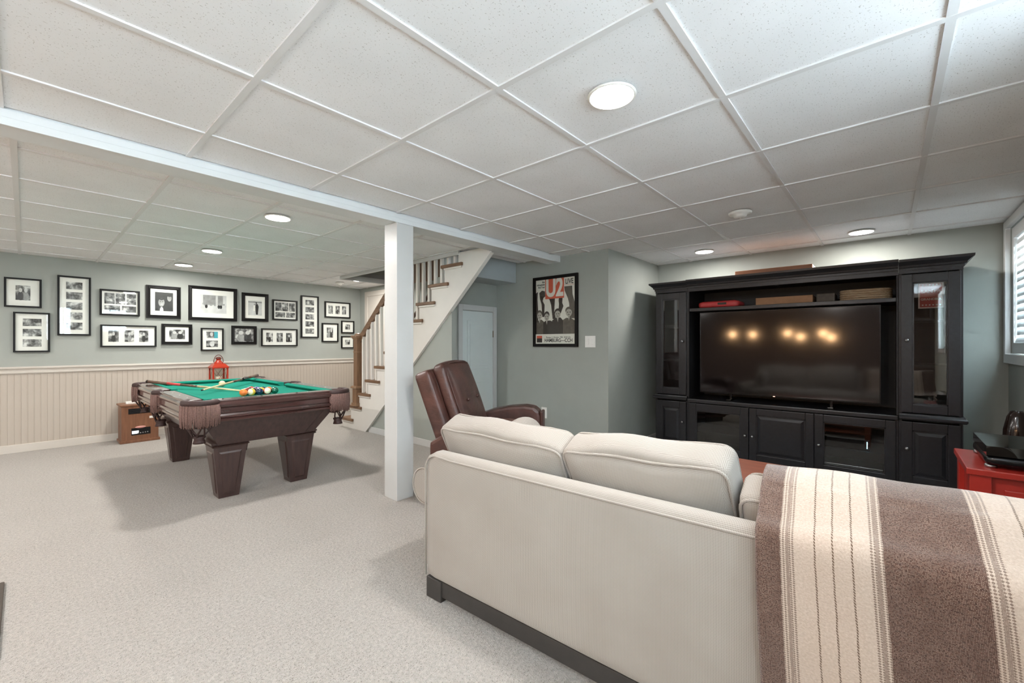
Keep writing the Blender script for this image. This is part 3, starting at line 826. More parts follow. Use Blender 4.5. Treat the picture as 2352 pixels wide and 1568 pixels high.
# ------------------------------------------------------------------ entertainment wall
XF, XB = 4.50, 5.0
def door(parent, y0, y1, z0, z1, kind, knob_y, knob_z, sw=.055):
    """door in the plane x = XF"""
    x0, x1 = XF - .02, XF - .001
    d = MB().box(x0, x1, y0, y0 + sw, z0, z1).box(x0, x1, y1 - sw, y1, z0, z1).box(x0 + .0005, x1, y0 + sw, y1 - sw, z0, z0 + sw).box(x0 + .0005, x1, y0 + sw, y1 - sw, z1 - sw, z1).build('door', 'black_paint', parent, .004)
    bead = MB().box(x0 + .003, x1, y0 + sw, y0 + sw + .008, z0 + sw, z1 - sw).box(x0 + .003, x1, y1 - sw - .008, y1 - sw, z0 + sw, z1 - sw).box(x0 + .003, x1, y0 + sw, y1 - sw, z0 + sw, z0 + sw + .008).box(x0 + .003, x1, y0 + sw, y1 - sw, z1 - sw - .008, z1 - sw)
    bead.build('bead', 'black_paint', d)
    a0, a1, b0, b1 = y0 + sw + .006, y1 - sw - .006, z0 + sw + .006, z1 - sw - .006
    if kind == 'glass': MB().box(x0 + .010, x0 + .013, a0, a1, b0, b1).build('pane', 'cab_glass', d)
    else:
        MB().box(x0 + .010, x1, a0, a1, b0, b1).build('panel', 'black_paint', d)
        mb = MB(); c = .022; vs_ = []
        for k, (xx, ins) in enumerate(((x0 + .010, .006), (x0 + .0005, c + .006))): vs_ += [(xx, a0 + ins, b0 + ins), (xx, a1 - ins, b0 + ins), (xx, a1 - ins, b1 - ins), (xx, a0 + ins, b1 - ins)]
        mb.add(vs_, [(0, 1, 5, 4), (1, 2, 6, 5), (2, 3, 7, 6), (3, 0, 4, 7), (4, 5, 6, 7)]).build('raised_panel', 'black_paint', d)
    kb = MB().lathe([(.006, 0), (.005, -.010), (.011, -.014), (.013, -.020), (.009, -.026), (.001, -.028)], (x0, knob_y, knob_z), 16, 'x')
    kb.build('knob', 'nickel', d)
    return d
CROWN = [(0, 0), (.006, .0), (.006, .018), (.016, .022), (.020, .036), (.046, .062), (.052, .064), (.054, .082), (.0, .082)]
def tower(name, label, y0, y1, knob_side):
    sides = (0, 1) if knob_side < 0 else (1, 0)
    t = thing(name, label, 'cabinet', ((XF + XB) / 2, (y0 + y1) / 2, 0))
    th = .02
    MB().box(XF, XB, y0, y0 + th, 0, 1.695).build('side_panel', 'black_paint', t, .002)
    MB().box(XF, XB, y1 - th, y1, 0, 1.695).build('side_panel', 'black_paint', t, .002)
    MB().box(XB - .012, XB - .001, y0 + th, y1 - th, .0, 1.695).build('back_panel', 'black_inner', t)
    for nm, z in (('bottom_panel', .06), ('middle_panel', .56), ('shelf', .95), ('shelf', 1.31), ('top_panel', 1.675)):
        MB().box(XF + (.0 if nm != 'shelf' else .03), XB - .012, y0 + th, y1 - th, z, z + .02).build(nm, 'black_paint' if nm != 'shelf' else 'black_inner', t)
    MB().box(XF + .02, XF + .03, y0 + th, y1 - th, 0, .06).build('toe_kick', 'black_paint', t)
    MB().box(XF - .012, XF - .0002, y0, y1, 1.672, 1.697).build('top_rail', 'black_paint', t, .002)
    ky = y0 + .045 if knob_side < 0 else y1 - .045
    door(t, y0 + .012, y1 - .012, .605, 1.665, 'glass', ky, 1.16, .066)
    door(t, y0 + .012, y1 - .012, .055, .535, 'raised', ky, .33, .066)
    MB().strip([(0, .547), (.014, .550), (.022, .560), (.022, .574), (.012, .584), (.008, .596), (0, .598)], (XF - .018, XB, y0, y1), sides).build('waist_moulding', 'black_paint', t)
    MB().strip([(o, z + 1.695) for o, z in CROWN], (XF - .012, XB, y0, y1), sides).build('crown', 'black_paint', t)
    return t
tower('display_tower', 'tall narrow black display cabinet at the left end of the television wall', 1.548, 1.885, -1)
tw_ = tower('display_tower', 'tall narrow black display cabinet at the right end holding a red sign', -.41, -.062, 1)
# console
t = thing('television_console', 'low black console with three doors under the television', 'cabinet', (4.75, .74, 0))
c0, c1 = -.060, 1.546
MB().box(XF, XB, c0, c0 + .02, 0, .555).build('side_panel', 'black_paint', t); MB().box(XF, XB, c1 - .02, c1, 0, .555).build('side_panel', 'black_paint', t)
MB().box(XB - .012, XB - .001, c0 + .02, c1 - .02, 0, .555).build('back_panel', 'black_inner', t)
for y in (.465, .985): MB().box(XF, XB - .012, y, y + .02, .06, .535).build('divider', 'black_paint', t)
MB().box(XF, XB - .012, c0 + .02, c1 - .02, .04, .06).build('bottom_panel', 'black_paint', t)
for a_, b_ in ((c0 + .02, .465), (1.005, c1 - .02)): MB().box(XF + .03, XB - .012, a_, b_, .235, .25).build('shelf', 'black_inner', t)
MB().box(XF + .02, XF + .03, c0 + .02, c1 - .02, 0, .04).build('toe_kick', 'black_paint', t)
MB().box(XF - .03, XB, c0, c1, .537, .575).build('top', 'black_paint', t, .008)
door(t, .985, 1.53, .045, .53, 'glass', 1.012, .27, .07)
door(t, .482, .980, .045, .53, 'raised', .952, .27, .06)
door(t, -.045, .475, .045, .53, 'glass', .445, .27, .06)
# bridge
t = thing('bridge_hutch', 'black bridge with a shelf and crown moulding spanning above the television', 'shelf', (4.75, .74, .575))
MB().box(XB - .012, XB - .001, c0, c1, .576, 1.70).build('back_panel', 'black_inner', t)
MB().box(XF + .0, XB - .012, c0, c0 + .012, .576, 1.70).build('side_panel', 'black_inner', t); MB().box(XF + .0, XB - .012, c1 - .012, c1, .576, 1.70).build('side_panel', 'black_inner', t)
MB().box(XF + .005, XB - .013, c0 + .013, c1 - .013, 1.462, 1.495).build('shelf', 'black_paint', t, .003)
MB().box(XF, XB - .012, c0 + .0125, c1 - .0125, 1.69, 1.702).build('top_panel', 'black_inner', t)
MB().box(XF - .012, XF + .012, c0, c1, 1.665, 1.71).build('header', 'black_paint', t, .002)
MB().prism([(XF - o - .018, z + 1.70) for o, z in CROWN] + [(XF + .10, 1.782), (XF + .10, 1.70)], 'y', c0, c1).build('crown', 'black_paint', t)
MB().lathe([(.025, 0), (.025, -.008), (.018, -.014), (.001, -.014)], (4.62, .78, 1.69), 16).build('puck_light', 'nickel', t)

# television
t = thing('television', 'large flat black television reflecting warm lamps inside the cabinets', 'television', (4.63, .75, .576))
ty0, ty1, tz0, tz1, tx = .045, 1.46, .637, 1.452, 4.60
MB().box(tx + .002, tx + .045, ty0, ty1, tz0, tz1).build('housing', 'plastic_black', t, .004)
bz = .008
MB().box(tx - .003, tx + .002, ty0, ty0 + bz, tz0, tz1).box(tx - .003, tx + .002, ty1 - bz, ty1, tz0, tz1).box(tx - .003, tx + .002, ty0 + bz, ty1 - bz, tz0, tz0 + bz * 1.6).box(tx - .003, tx + .002, ty0 + bz, ty1 - bz, tz1 - bz, tz1).build('bezel', 'plastic_black', t, .001)
MB().box(tx - .001, tx + .001, ty0 + bz, ty1 - bz, tz0 + bz * 1.6, tz1 - bz).build('screen', 'screen', t)
MB().box(tx - .005, tx - .003, .79, .805, tz0 + .004, tz0 + .009).build('standby_light', 'led_red', t)
for y in (.35, 1.15): MB().box(tx - .07, tx + .14, y, y + .04, .576, .590).box(tx + .01, tx + .03, y + .01, y + .03, .588, .66).build('stand_foot', 'plastic_black', t, .003)

# things on and in the cabinets
t = thing('wooden_box', 'flat brown wooden box lying on top of the television cabinets', 'box', (4.72, .80, 1.785))
MB().box(4.56, 4.86, .50, 1.12, 1.783, 1.835).build('body', 'board_wood', t, .003)
MB().box(4.565, 4.855, .4995, .5035, 1.786, 1.832).build('end_cap', 'paper_white', t)
t = thing('red_case', 'flat coral red plastic case on the shelf above the television', 'case', (4.70, 1.28, 1.495))
MB().rbox((4.70, 1.28, 1.529), (.13, .185, .034), .026, (0, .01, 0), 8).build('shell', 'coral', t)
MB().box(4.5655, 4.572, 1.20, 1.28, 1.523, 1.543).build('label_plate', 'plastic_black', t)
tag(setback(MB().box(4.58, 4.82, .50, .945, 1.4955, 1.565).build('cardboard_box', 'cardboard', None, .003)), 'flat tan cardboard box on the shelf above the television', 'box')
tag(setback(MB().box(4.60, 4.85, .345, .475, 1.4955, 1.572).build('storage_box', 'poster_mid', None, .008)), 'small grey-brown box between the cardboard box and the basket', 'box')
t = thing('woven_basket', 'pale woven basket lying on the right end of the shelf above the television', 'basket', (4.70, .15, 1.4955))
vs_ = []
for i in range(5):
    z = 1.506 + i * .018; P = []
    for a_ in range(0, 360, 10):
        rr = 1 + .012 * math.sin(R(a_) * 18 + i * math.pi)
        P.append((4.70 + .12 * rr * math.copysign(abs(math.cos(R(a_))) ** .6, math.cos(R(a_))), .145 + .165 * rr * math.copysign(abs(math.sin(R(a_))) ** .6, math.sin(R(a_))), z))
    MB().tube(P, .0098, 6, closed=True).build('coil', 'basket', t)
MB().box(4.60, 4.80, .0, .29, 1.497, 1.505).build('bottom', 'basket', t)
t = thing('christmas_sign', 'small red sign with pale lettering behind glass in the right display cabinet', 'sign', (4.512, -.245, 1.40))
MB().box(4.505, 4.515, -.310, -.172, 1.40, 1.595).build('border', 'sign_pink', t, .002)
bd = MB().box(4.502, 4.506, -.301, -.181, 1.41, 1.585).build('panel', 'sign_red', t)
MB().box(4.506, 4.513, -.25, -.235, 1.332, 1.40).build('stand', 'black_inner', t)
rot_w = (R(90), 0, R(-90))
def letter(txt, mat, size, y, z, x, parent, bold=0, sq=1.0, name='lettering'):
    me_ = text_mesh(txt, mat, size, bold, sq)
    o = bpy.data.objects.new(name, me_); COL.objects.link(o); o.parent = parent
    o.location = wm(parent).inverted() @ Vector((x, y, z)); o.rotation_euler = rot_w
    return o
letter('SANTA', 'sign_pink', .034, -.2415, 1.527, 4.5015, bd, .0008)
letter('GRANDMA', 'sign_pink', .0225, -.2415, 1.468, 4.5015, bd, .0010)
for z in (1.575, 1.425):
    for i in range(6): MB().box(4.5005, 4.5022, -.296 + i * .019, -.287 + i * .019, z - .005, z + .005).build('ornament', 'sign_pink', bd)
t = thing('media_player', 'black media box with a blue light inside the right glass console door', 'electronics', (4.72, .27, .25))
MB().box(4.57, 4.86, .115, .425, .25, .34).build('body', 'plastic_black', t, .004)
MB().box(4.5665, 4.5705, .128, .132, .27, .325).build('indicator', 'led_blue', t)
t = thing('disc_player', 'thin silver-trimmed disc player on the console bottom behind the right glass door', 'electronics', (4.72, .22, .06))
MB().box(4.58, 4.86, .03, .43, .061, .11).build('body', 'nickel', t, .003)
MB().box(4.5775, 4.581, .33, .38, .08, .09).build('display', 'heater_display', t)

# red cabinet, turntable, vase
t = thing('red_cabinet', 'small glossy red cabinet with inset panels under the turntable', 'cabinet', (3.15, -.49, 0))
x0, x1, y0, y1 = 2.91, 3.39, -.682, -.285
MB().box(x0 - .012, x1 + .012, y0, y1 + .012, .525, .555).build('top', 'red_paint', t, .005)
for a_, b_ in ((x0, y1 - .07), (x1 - .07, y1 - .07), (x0, y0), (x1 - .07, y0)): MB().box(a_, a_ + .07, b_, b_ + .07, 0, .525).build('post', 'red_paint', t, .003)
MB().box(x0 + .02, x0 + .03, y0 + .07, y1 - .07, .08, .525).build('front_panel', 'red_paint', t)
MB().box(x0 + .012, x0 + .022, y0 + .11, y1 - .11, .12, .47).build('raised_panel', 'red_paint', t, .006)
MB().box(x0 + .07, x1 - .07, y1 - .03, y1 - .02, .08, .52).build('side_panel', 'red_paint', t)
MB().box(x0 + .07, x1 - .07, y0 + .01, y0 + .02, .08, .52).build('back_panel', 'red_paint', t)
MB().box(x0 + .03, x1 - .03, y0 + .03, y1 - .03, .06, .08).build('bottom', 'red_paint', t)
t = thing('turntable', 'black record player with a smoked clear lid on the red cabinet', 'record player', (3.16, -.51, .555))
for a_, b_ in ((2.98, -.36), (3.32, -.36), (2.98, -.65), (3.32, -.65)): MB().lathe([(.02, .555), (.022, .565), (.018, .572)], (a_, b_, 0), 14).build('foot', 'nickel', t)
MB().rbox((3.15, -.51, .592), (.215, .172, .022), .018, n=8).build('plinth', 'plastic_black', t)
MB().lathe([(.145, .6145), (.145, .624), (.138, .628), (.001, .628)], (3.17, -.50, 0), 32).build('platter', 'plastic_black', t)
lid = MB()
for (a0, a1, b0, b1, e0, e1) in ((2.943, 3.357, -.678, -.342, .656, .659), (2.943, 2.946, -.678, -.342, .616, .656), (3.354, 3.357, -.678, -.342, .616, .656), (2.946, 3.354, -.345, -.342, .616, .656), (2.946, 3.354, -.678, -.675, .616, .656)): lid.box(a0, a1, b0, b1, e0, e1)
lid.build('lid', 'smoke_lid', t)
MB().tube([(3.30, -.62, .64), (3.12, -.60, .643), (3.06, -.56, .632)], .004, 8).build('tonearm', 'nickel', t)
v_ = MB().lathe([(.001, 0), (.05, 0), (.062, .02), (.066, .30), (.064, .52), (.060, .60), (.045, .68), (.030, .715), (.026, .715), (.022, .70), (.001, .68)], (4.05, -.60, 0), 24)
tag(setback(v_.build('floor_vase', 'vase')), 'tall dark brown glossy vase on the floor in the corner behind the turntable', 'vase')

# wall plates
def plate(label, y, z, w_, h_, kind):
    t = thing('wall_plate', label, 'switch plate' if kind == 'switch' else 'outlet', (FX, y, z - h_ / 2))
    MB().box(FX - .007, FX - .0005, y - w_ / 2, y + w_ / 2, z - h_ / 2, z + h_ / 2).build('plate', 'plastic_white', t, .002)
    for i in ((-1, 1)):
        if kind == 'switch': MB().box(FX - .011, FX - .0065, y + i * w_ * .23 - .016, y + i * w_ * .23 + .016, z - .032, z + .032).build('rocker', 'plastic_white', t, .002)
        else: MB().box(FX - .009, FX - .0065, y - .017, y + .017, z + i * .02 - .014, z + i * .02 + .014).build('socket', 'plastic_white', t, .002)
plate('white double light switch plate on the grey wall right of the framed poster', 2.282, 1.155, .12, .118, 'switch')
plate('white wall outlet low on the grey wall beside the recliner', 2.868, .37, .075, .12, 'outlet')
# ------------------------------------------------------------------ pool table
PX0, PX1, PY0, PY1, PZ = .71, 1.81, 3.42, 5.52, .75
PCX, PCY = (PX0 + PX1) / 2, (PY0 + PY1) / 2
pt = thing('pool_table', 'mahogany pool table with green felt and fringed leather pockets', 'pool table', (PCX, PCY, 0))
RW, CW, CH = .105, .05, .098
FZ = .716
MB().box(PX0 + RW, PX1 - RW, PY0 + RW, PY1 - RW, FZ - .03, FZ).build('playing_bed', 'felt', pt)
# rails: four on the long sides, two on the ends
segs = []
for x0, x1, sx_ in ((PX0, PX0 + RW, -1), (PX1 - RW, PX1, 1)):
    for y0, y1 in ((PY0 + CH, PCY - .05), (PCY + .05, PY1 - CH)): segs.append(('y', x0, x1, y0, y1, sx_))
for y0, y1, sy_ in ((PY0, PY0 + RW, -1), (PY1 - RW, PY1, 1)): segs.append(('x', PX0 + CH, PX1 - CH, y0, y1, sy_))
for ax, x0, x1, y0, y1, sg in segs:
    m_ = .045
    if ax == 'y':
        xo, xi_ = (x0, x1) if sg < 0 else (x1, x0); pl = [(xo, y0), (xi_, y0 + m_), (xi_, y1 - m_), (xo, y1)]
    else:
        yo, yi_ = (y0, y1) if sg < 0 else (y1, y0); pl = [(x0, yo), (x0 + m_, yi_), (x1 - m_, yi_), (x1, yo)]
    rl = MB().prism(pl, 'z', .70, PZ).build('rail', 'mahogany_' + ax, pt, .008)
    if ax == 'y':
        xi = x1 if sg < 0 else x0; d = 1 if sg < 0 else -1
        poly = [(xi, FZ + .001), (xi + d * CW * .55, FZ + .001), (xi + d * CW, FZ + .022), (xi + d * CW * .9, FZ + .030), (xi, PZ)]
        mb = MB(); n = len(poly); vs_ = [(p[0], y0 + abs(p[0] - xi) * .8, p[1]) for p in poly] + [(p[0], y1 - abs(p[0] - xi) * .8, p[1]) for p in poly]
    else:
        yi = y1 if sg < 0 else y0; d = 1 if sg < 0 else -1
        poly = [(yi, FZ + .001), (yi + d * CW * .55, FZ + .001), (yi + d * CW, FZ + .022), (yi + d * CW * .9, FZ + .030), (yi, PZ)]
        mb = MB(); n = len(poly); vs_ = [(x0 + abs(p[0] - yi) * .8, p[0], p[1]) for p in poly] + [(x1 - abs(p[0] - yi) * .8, p[0], p[1]) for p in poly]
    mb.add(vs_, [tuple(range(n)), tuple(range(n, 2 * n))] + [(i, (i + 1) % n, n + (i + 1) % n, n + i) for i in range(n)]).build('rail_cushion', 'felt', rl)
    for k in range(1, 4):                                   # pearl sights
        f = k / 4
        if ax == 'y': MB().lathe([(.006, PZ + .0003), (.001, PZ + .0006)], ((x0 + x1) / 2, y0 + (y1 - y0) * f, 0), 10).build('sight', 'plastic_white', rl)
        else: MB().lathe([(.006, PZ + .0003), (.001, PZ + .0006)], (x0 + (x1 - x0) * f, (y0 + y1) / 2, 0), 10).build('sight', 'plastic_white', rl)
# apron mouldings round the outside (cut corners for the pockets)
c = .10
outl = [(PX0 + c, PY0), (PX1 - c, PY0), (PX1, PY0 + c), (PX1, PY1 - c), (PX1 - c, PY1), (PX0 + c, PY1), (PX0, PY1 - c), (PX0, PY0 + c)]
MB().loop(outl, [(-.06, .60), (.000, .600), (.003, .606), (.003, .618), (-.004, .622), (.006, .628), (.010, .640), (.006, .652), (-.006, .656), (-.008, .690), (-.002, .694), (.004, .700), (.010, .712), (.009, .724), (.002, .735), (-.03, .735)]).build('apron', 'mahogany_x', pt)
# tapered cabinet body
MB().frustum(1.25, PCY, .405, .335, .875, .602, .455, .985).build('cabinet', 'mahogany_leg', pt)
for sx_ in (-1, 1):
    for sy_ in (-1, 1):
        b0 = (1.25 + sx_ * .338, PCY + sy_ * .878, .406); b1 = (1.25 + sx_ * .458, PCY + sy_ * .988, .600)
        mb = MB()
        vs_ = []
        for (bx, by, bz_), wd in ((b0, .075), (b1, .075)):
            vs_ += [(bx, by, bz_), (bx - sx_ * wd, by, bz_), (bx - sx_ * wd, by - sy_ * .02, bz_), (bx - sx_ * .02, by - sy_ * .02, bz_), (bx - sx_ * .02, by - sy_ * wd, bz_), (bx, by - sy_ * wd, bz_)]
        n = 6
        mb.add(vs_, [tuple(range(n)), tuple(range(n, 2 * n))] + [(i, (i + 1) % n, n + (i + 1) % n, n + i) for i in range(n)]).build('corner_post', 'mahogany_leg', pt)
# legs
for lx in (1.0, 1.50):
    for ly in (3.735, PCY * 2 - 3.735):
        lg = MB().frustum(lx, ly, 0, .066, .066, .385, .108, .108).build('leg', 'mahogany_leg', pt, .003)
        MB().loop([(lx - .108, ly - .108), (lx + .108, ly - .108), (lx + .108, ly + .108), (lx - .108, ly + .108)], [(-.1079, .382), (.004, .382), (.014, .392), (.006, .398), (.016, .404), (.016, .416), (-.1079, .418)]).build('leg_cap', 'mahogany_leg', lg)
        for ax, sg in (('x', -1), ('x', 1), ('y', -1), ('y', 1)):
            # raised tapered panel on each face
            def fp(u, z, o):
                h_ = .066 + (.108 - .066) * z / .385
                a_ = u * (h_ - .030); q = sg * (h_ + o)
                return (lx + q, ly + a_, z) if ax == 'x' else (lx + a_, ly + q, z)
            vs_ = [fp(u, z, .0005) for u, z in ((-1, .03), (1, .03), (1, .345), (-1, .345))] + [fp(u * .86, z, .006) for u, z in ((-1, .042), (1, .042), (1, .333), (-1, .333))]
            MB().add(vs_, [(0, 1, 5, 4), (1, 2, 6, 5), (2, 3, 7, 6), (3, 0, 4, 7), (4, 5, 6, 7), (3, 2, 1, 0)]).build('leg_panel', 'mahogany_leg', lg)
# pockets
def pocket(cx, cy, ang, span, r, label_idx):
    a0, a1 = R(ang - span), R(ang + span)
    N = 18
    th_ = [a0 + (a1 - a0) * i / N for i in range(N + 1)]
    # leather collar
    mb = MB(); vs_ = []; fs_ = []
    prof = [(r - .028, .752), (r - .004, .757), (r + .012, .750), (r + .017, .735), (r + .012, .715), (r - .004, .712)]
    n = len(prof)
    for t_ in th_:
        for rr, z in prof: vs_.append((cx + rr * math.cos(t_), cy + rr * math.sin(t_), z))
    for i in range(N):
        for j in range(n): fs_.append((i * n + j, i * n + (j + 1) % n, (i + 1) * n + (j + 1) % n, (i + 1) * n + j))
    fs_ += [tuple(range(n)), tuple(N * n + j for j in range(n))]
    pk = mb.add(vs_, fs_, True).build('pocket', 'pocket_leather', pt)
    # dark cup inside
    MB().lathe([(.001, .55), (.045, .56), (r - .03, .64), (r - .022, .715), (r - .03, .715), (.05, .57), (.001, .565)], (cx, cy, 0), 20).build('cup', 'pocket_leather', pk)
    # fringe
    mb = MB(); M_ = int(span * 2 * math.pi / 180 * r / .0055)
    for i in range(M_):
        t_ = a0 + (a1 - a0) * (i + .5) / M_; rr = r + .014 + random.uniform(-.002, .003)
        zb = .575 + random.uniform(-.008, .008) + .02 * abs(i / M_ - .5)
        ex = random.uniform(-.004, .004)
        p0 = (cx + rr * math.cos(t_), cy + rr * math.sin(t_), .722); p1 = (cx + (rr + .003) * math.cos(t_), cy + (rr + .003) * math.sin(t_), .65); p2 = (cx + (rr - .002) * math.cos(t_) + ex, cy + (rr - .002) * math.sin(t_) + ex, zb)
        mb.tube([p0, p1, p2], [.0034, .0036, .0030], 5)
    mb.build('fringe', 'fringe', pk, kind='stuff')
    # net of leather straps running down to a small cup
    mb = MB()
    bx, by = cx + .03 * math.cos(R(ang)), cy + .03 * math.sin(R(ang))
    K_ = 7
    for i in range(K_):
        t_ = a0 + (a1 - a0) * i / (K_ - 1)
        top_ = Vector((cx + (r + .004) * math.cos(t_), cy + (r + .004) * math.sin(t_), .705)); bot_ = Vector((bx + .03 * math.cos(t_), by + .03 * math.sin(t_), .505))
        sw = (.012 if i % 2 else -.012); side = Vector((-math.sin(t_), math.cos(t_), 0))
        P = [top_.lerp(bot_, f) + side * sw * math.sin(f * math.pi * 2.5) + Vector((math.cos(t_), math.sin(t_), 0)) * .02 * math.sin(f * math.pi) for f in [k / 8 for k in range(9)]]
        mb.tube(P, .0055, 6)
    mb.lathe([(.034, .512), (.038, .505), (.03, .49), (.034, .475), (.038, .462), (.030, .462), (.001, .465)], (bx, by, 0), 16)
    mb.build('net', 'pocket_leather', pk)
q = .088
pocket(PX0 + q, PY0 + q, 225, 88, .105, 0); pocket(PX1 - q, PY0 + q, 315, 88, .105, 1)
pocket(PX0 + q, PY1 - q, 135, 88, .105, 2); pocket(PX1 - q, PY1 - q, 45, 88, .105, 3)
pocket(PX0 + .055, PCY, 180, 72, .075, 4); pocket(PX1 - .055, PCY, 0, 72, .075, 5)

# balls
BR = .0286
ball_cols = {'orange': (226, 116, 48), 'yellow': (222, 178, 60), 'navy': (22, 40, 70), 'red': (206, 66, 46), 'green': (16, 88, 68), 'maroon': (120, 44, 40), 'black': (18, 18, 20), 'purple': (70, 44, 90), 'blue': (40, 60, 140)}
for k, c_ in ball_cols.items(): ball_mat('ball_' + k, c_); ball_mat('stripe_' + k, c_, True)
ball_mat('ball_cream', (234, 212, 170))
rack = [['orange', 'yellow*', 'navy', 'red*', 'green'], ['maroon*', 'black*', 'yellow', 'orange*'], ['maroon', 'purple', 'navy*'], ['black', 'blue*'], ['red']]
ball_me = {}
bx0, by0 = 1.262, 3.845
order = ['first', 'second', 'third', 'fourth', 'fifth']
rown = ['front row', 'second row', 'third row', 'fourth row', 'far tip']
for r_, row in enumerate(rack):
    for i, cn in enumerate(row):
        st_ = cn.endswith('*'); k = ('stripe_' if st_ else 'ball_') + cn.rstrip('*')
        if k not in ball_me: ball_me[k] = MB().sphere((0, 0, 0), BR, 24, 14).mesh('pool_ball', k)
        o = bpy.data.objects.new('pool_ball', ball_me[k]); COL.objects.link(o)
        o.location = (bx0 + (i - (len(row) - 1) / 2) * (2 * BR + .0006), by0 + r_ * (BR * 1.7335), FZ + BR + .0003)
        o.rotation_euler = (random.uniform(-1, 1), random.uniform(.6, 1.9), random.uniform(0, 6))
        nm = cn.rstrip('*')
        tag(o, ('striped cream and ' if st_ else 'solid ') + nm + ' pool ball, ' + ('far tip of the rack' if r_ == 4 else order[i] + ' in the ' + rown[r_] + ' of the rack'), 'pool ball', 'racked pool balls on the felt')
o = MB().sphere((0, 0, 0), BR, 24, 14).build('cue_ball', 'ball_cream'); o.location = (1.27, 4.876, FZ + BR + .0003)
tag(o, 'cream cue ball alone on the felt beside the crossed cues', 'pool ball')
def cue(label, butt, tip, wrap=None):
    b, t_ = Vector(butt), Vector(tip); L_ = (t_ - b).length
    rt = thing('pool_cue', label, 'pool cue', tuple(b), 0, 'crossed pool cues')
    d = (t_ - b).normalized(); m = Matrix.Translation(b) @ d.to_track_quat('X', 'Z').to_matrix().to_4x4()
    def seg(a_, e_, ra, re, nm, mat): MB().tube([(a_, 0, 0), ((a_ + e_) / 2, 0, 0), (e_, 0, 0)], [ra, (ra + re) / 2, re], 12).xf(m).build(nm, mat, rt)
    seg(0, .02, .0145, .0145, 'bumper', 'plastic_black')
    seg(.02, L_ * .22, .0143, .013, 'butt', 'cue_butt')
    seg(L_ * .22, L_ * .36, .0131, .012, 'wrap', wrap or 'plastic_black')
    seg(L_ * .36, L_ * .52, .0119, .0105, 'forearm', 'cue_butt')
    seg(L_ * .52, L_ * .53, .0107, .0105, 'joint', 'nickel')
    seg(L_ * .53, L_ * .985, .0103, .0064, 'shaft', 'cue_shaft')
    seg(L_ * .985, L_, .0066, .006, 'tip', 'vase')
cue('pool cue with a red band lying lengthwise with its butt by the far left pocket', (.775, 5.33, .772), (1.27, 4.13, .7235), 'coral')
cue('pool cue resting across the other cue with its dark butt on the far rail', (1.715, 5.29, .782), (.946, 4.175, .757))

# ------------------------------------------------------------------ heater, lantern
t = thing('space_heater', 'brown wooden cabinet space heater on the carpet by the wainscot', 'heater', (.885, 6.62, 0))
x0, x1, y0, y1 = .72, 1.05, 6.50, 6.75
MB().box(x0, x1, y0 + .006, y1, .025, .42).build('body', 'heater_wood', t, .004)
MB().box(x0 - .012, x1 + .012, y0 - .012, y1 + .008, 0, .03).build('base', 'heater_wood', t, .005)
MB().box(x0 - .014, x1 + .014, y0 - .014, y1 + .01, .42, .44).build('top', 'heater_wood', t, .005)
MB().box(x0 + .002, x0 + .03, y0 - .004, y0 + .006, .03, .42).build('stile', 'heater_wood', t, .002); MB().box(x1 - .03, x1 - .002, y0 - .004, y0 + .006, .03, .42).build('stile', 'heater_wood', t, .002)
MB().box(x0 + .03, x1 - .03, y0 - .001, y0 + .006, .03, .42).build('front_panel', 'heater_wood', t)
MB().box(x0 + .06, x1 - .06, y0 - .004, y0, .33, .39).build('grille', 'plastic_black', t)
for i in range(6): MB().box(x0 + .062, x1 - .062, y0 - .007, y0 - .004, .336 + i * .009, .339 + i * .009).build('grille_slat', 'black_inner', t)
dp = MB().box(x0 + .085, x1 - .075, y0 - .004, y0, .085, .165).build('control_panel', 'plastic_black', t)
MB().box(x0 + .09, x0 + .15, y0 - .0055, y0 - .0035, .10, .135).build('display', 'heater_display', dp)
for i in range(5): MB().lathe([(.007, 0), (.005, .004), (.001, .005)], (x0 + .145 + i * .021, y0 - .004, .105 + i * .001), 10, 'y').build('button', 'nickel', dp)
MB().lathe([(.048, 0), (.046, .003), (.001, .004)], (0, 0, 0), 24, 'y').xf(Matrix.Translation((x0 + .165, y0 - .001, .172)) @ Matrix.Diagonal((1, 1, .28, 1))).build('badge', 'badge', t)
MB().box(x1 - .085, x1 - .045, y0 - .003, y0, .265, .29).build('sticker', 'paper_white', t)
tag(setback(MB().box(.77, .87, 6.58, 6.66, .4405, .465).build('white_box', 'plastic_white', None, .003)), 'small white box lying on top of the wooden heater', 'box')

t = thing('stool', 'small dark wooden stool standing behind the pool table under the red lantern', 'stool', (1.68, 6.62, 0))
MB().lathe([(.001, .535), (.14, .535), (.15, .545), (.15, .558), (.145, .565), (.001, .565)], (1.68, 6.62, 0), 28).build('seat', 'oak_x', t)
for a_ in (45, 135, 225, 315):
    MB().tube([(1.68 + .14 * math.cos(R(a_)), 6.62 + .14 * math.sin(R(a_)), 0), (1.68 + .10 * math.cos(R(a_)), 6.62 + .10 * math.sin(R(a_)), .54)], [.014, .018], 8).build('leg', 'oak_z', t)
LX, LY, LZ = 1.68, 6.60, .565
t = thing('lantern', 'bright red metal candle lantern behind the far rail of the pool table', 'lantern', (LX, LY, LZ))
hw = .088
MB().box(LX - hw, LX + hw, LY - hw, LY + hw, LZ, LZ + .025).build('base', 'lantern_red', t, .004)
for a_ in (-1, 1):
    for b_ in (-1, 1): MB().box(LX + a_ * hw - (.018 if a_ > 0 else 0), LX + a_ * hw + (.018 if a_ < 0 else 0), LY + b_ * hw - (.012 if b_ > 0 else 0), LY + b_ * hw + (.012 if b_ < 0 else 0), LZ + .025, LZ + .255).build('corner_post', 'lantern_red', t)
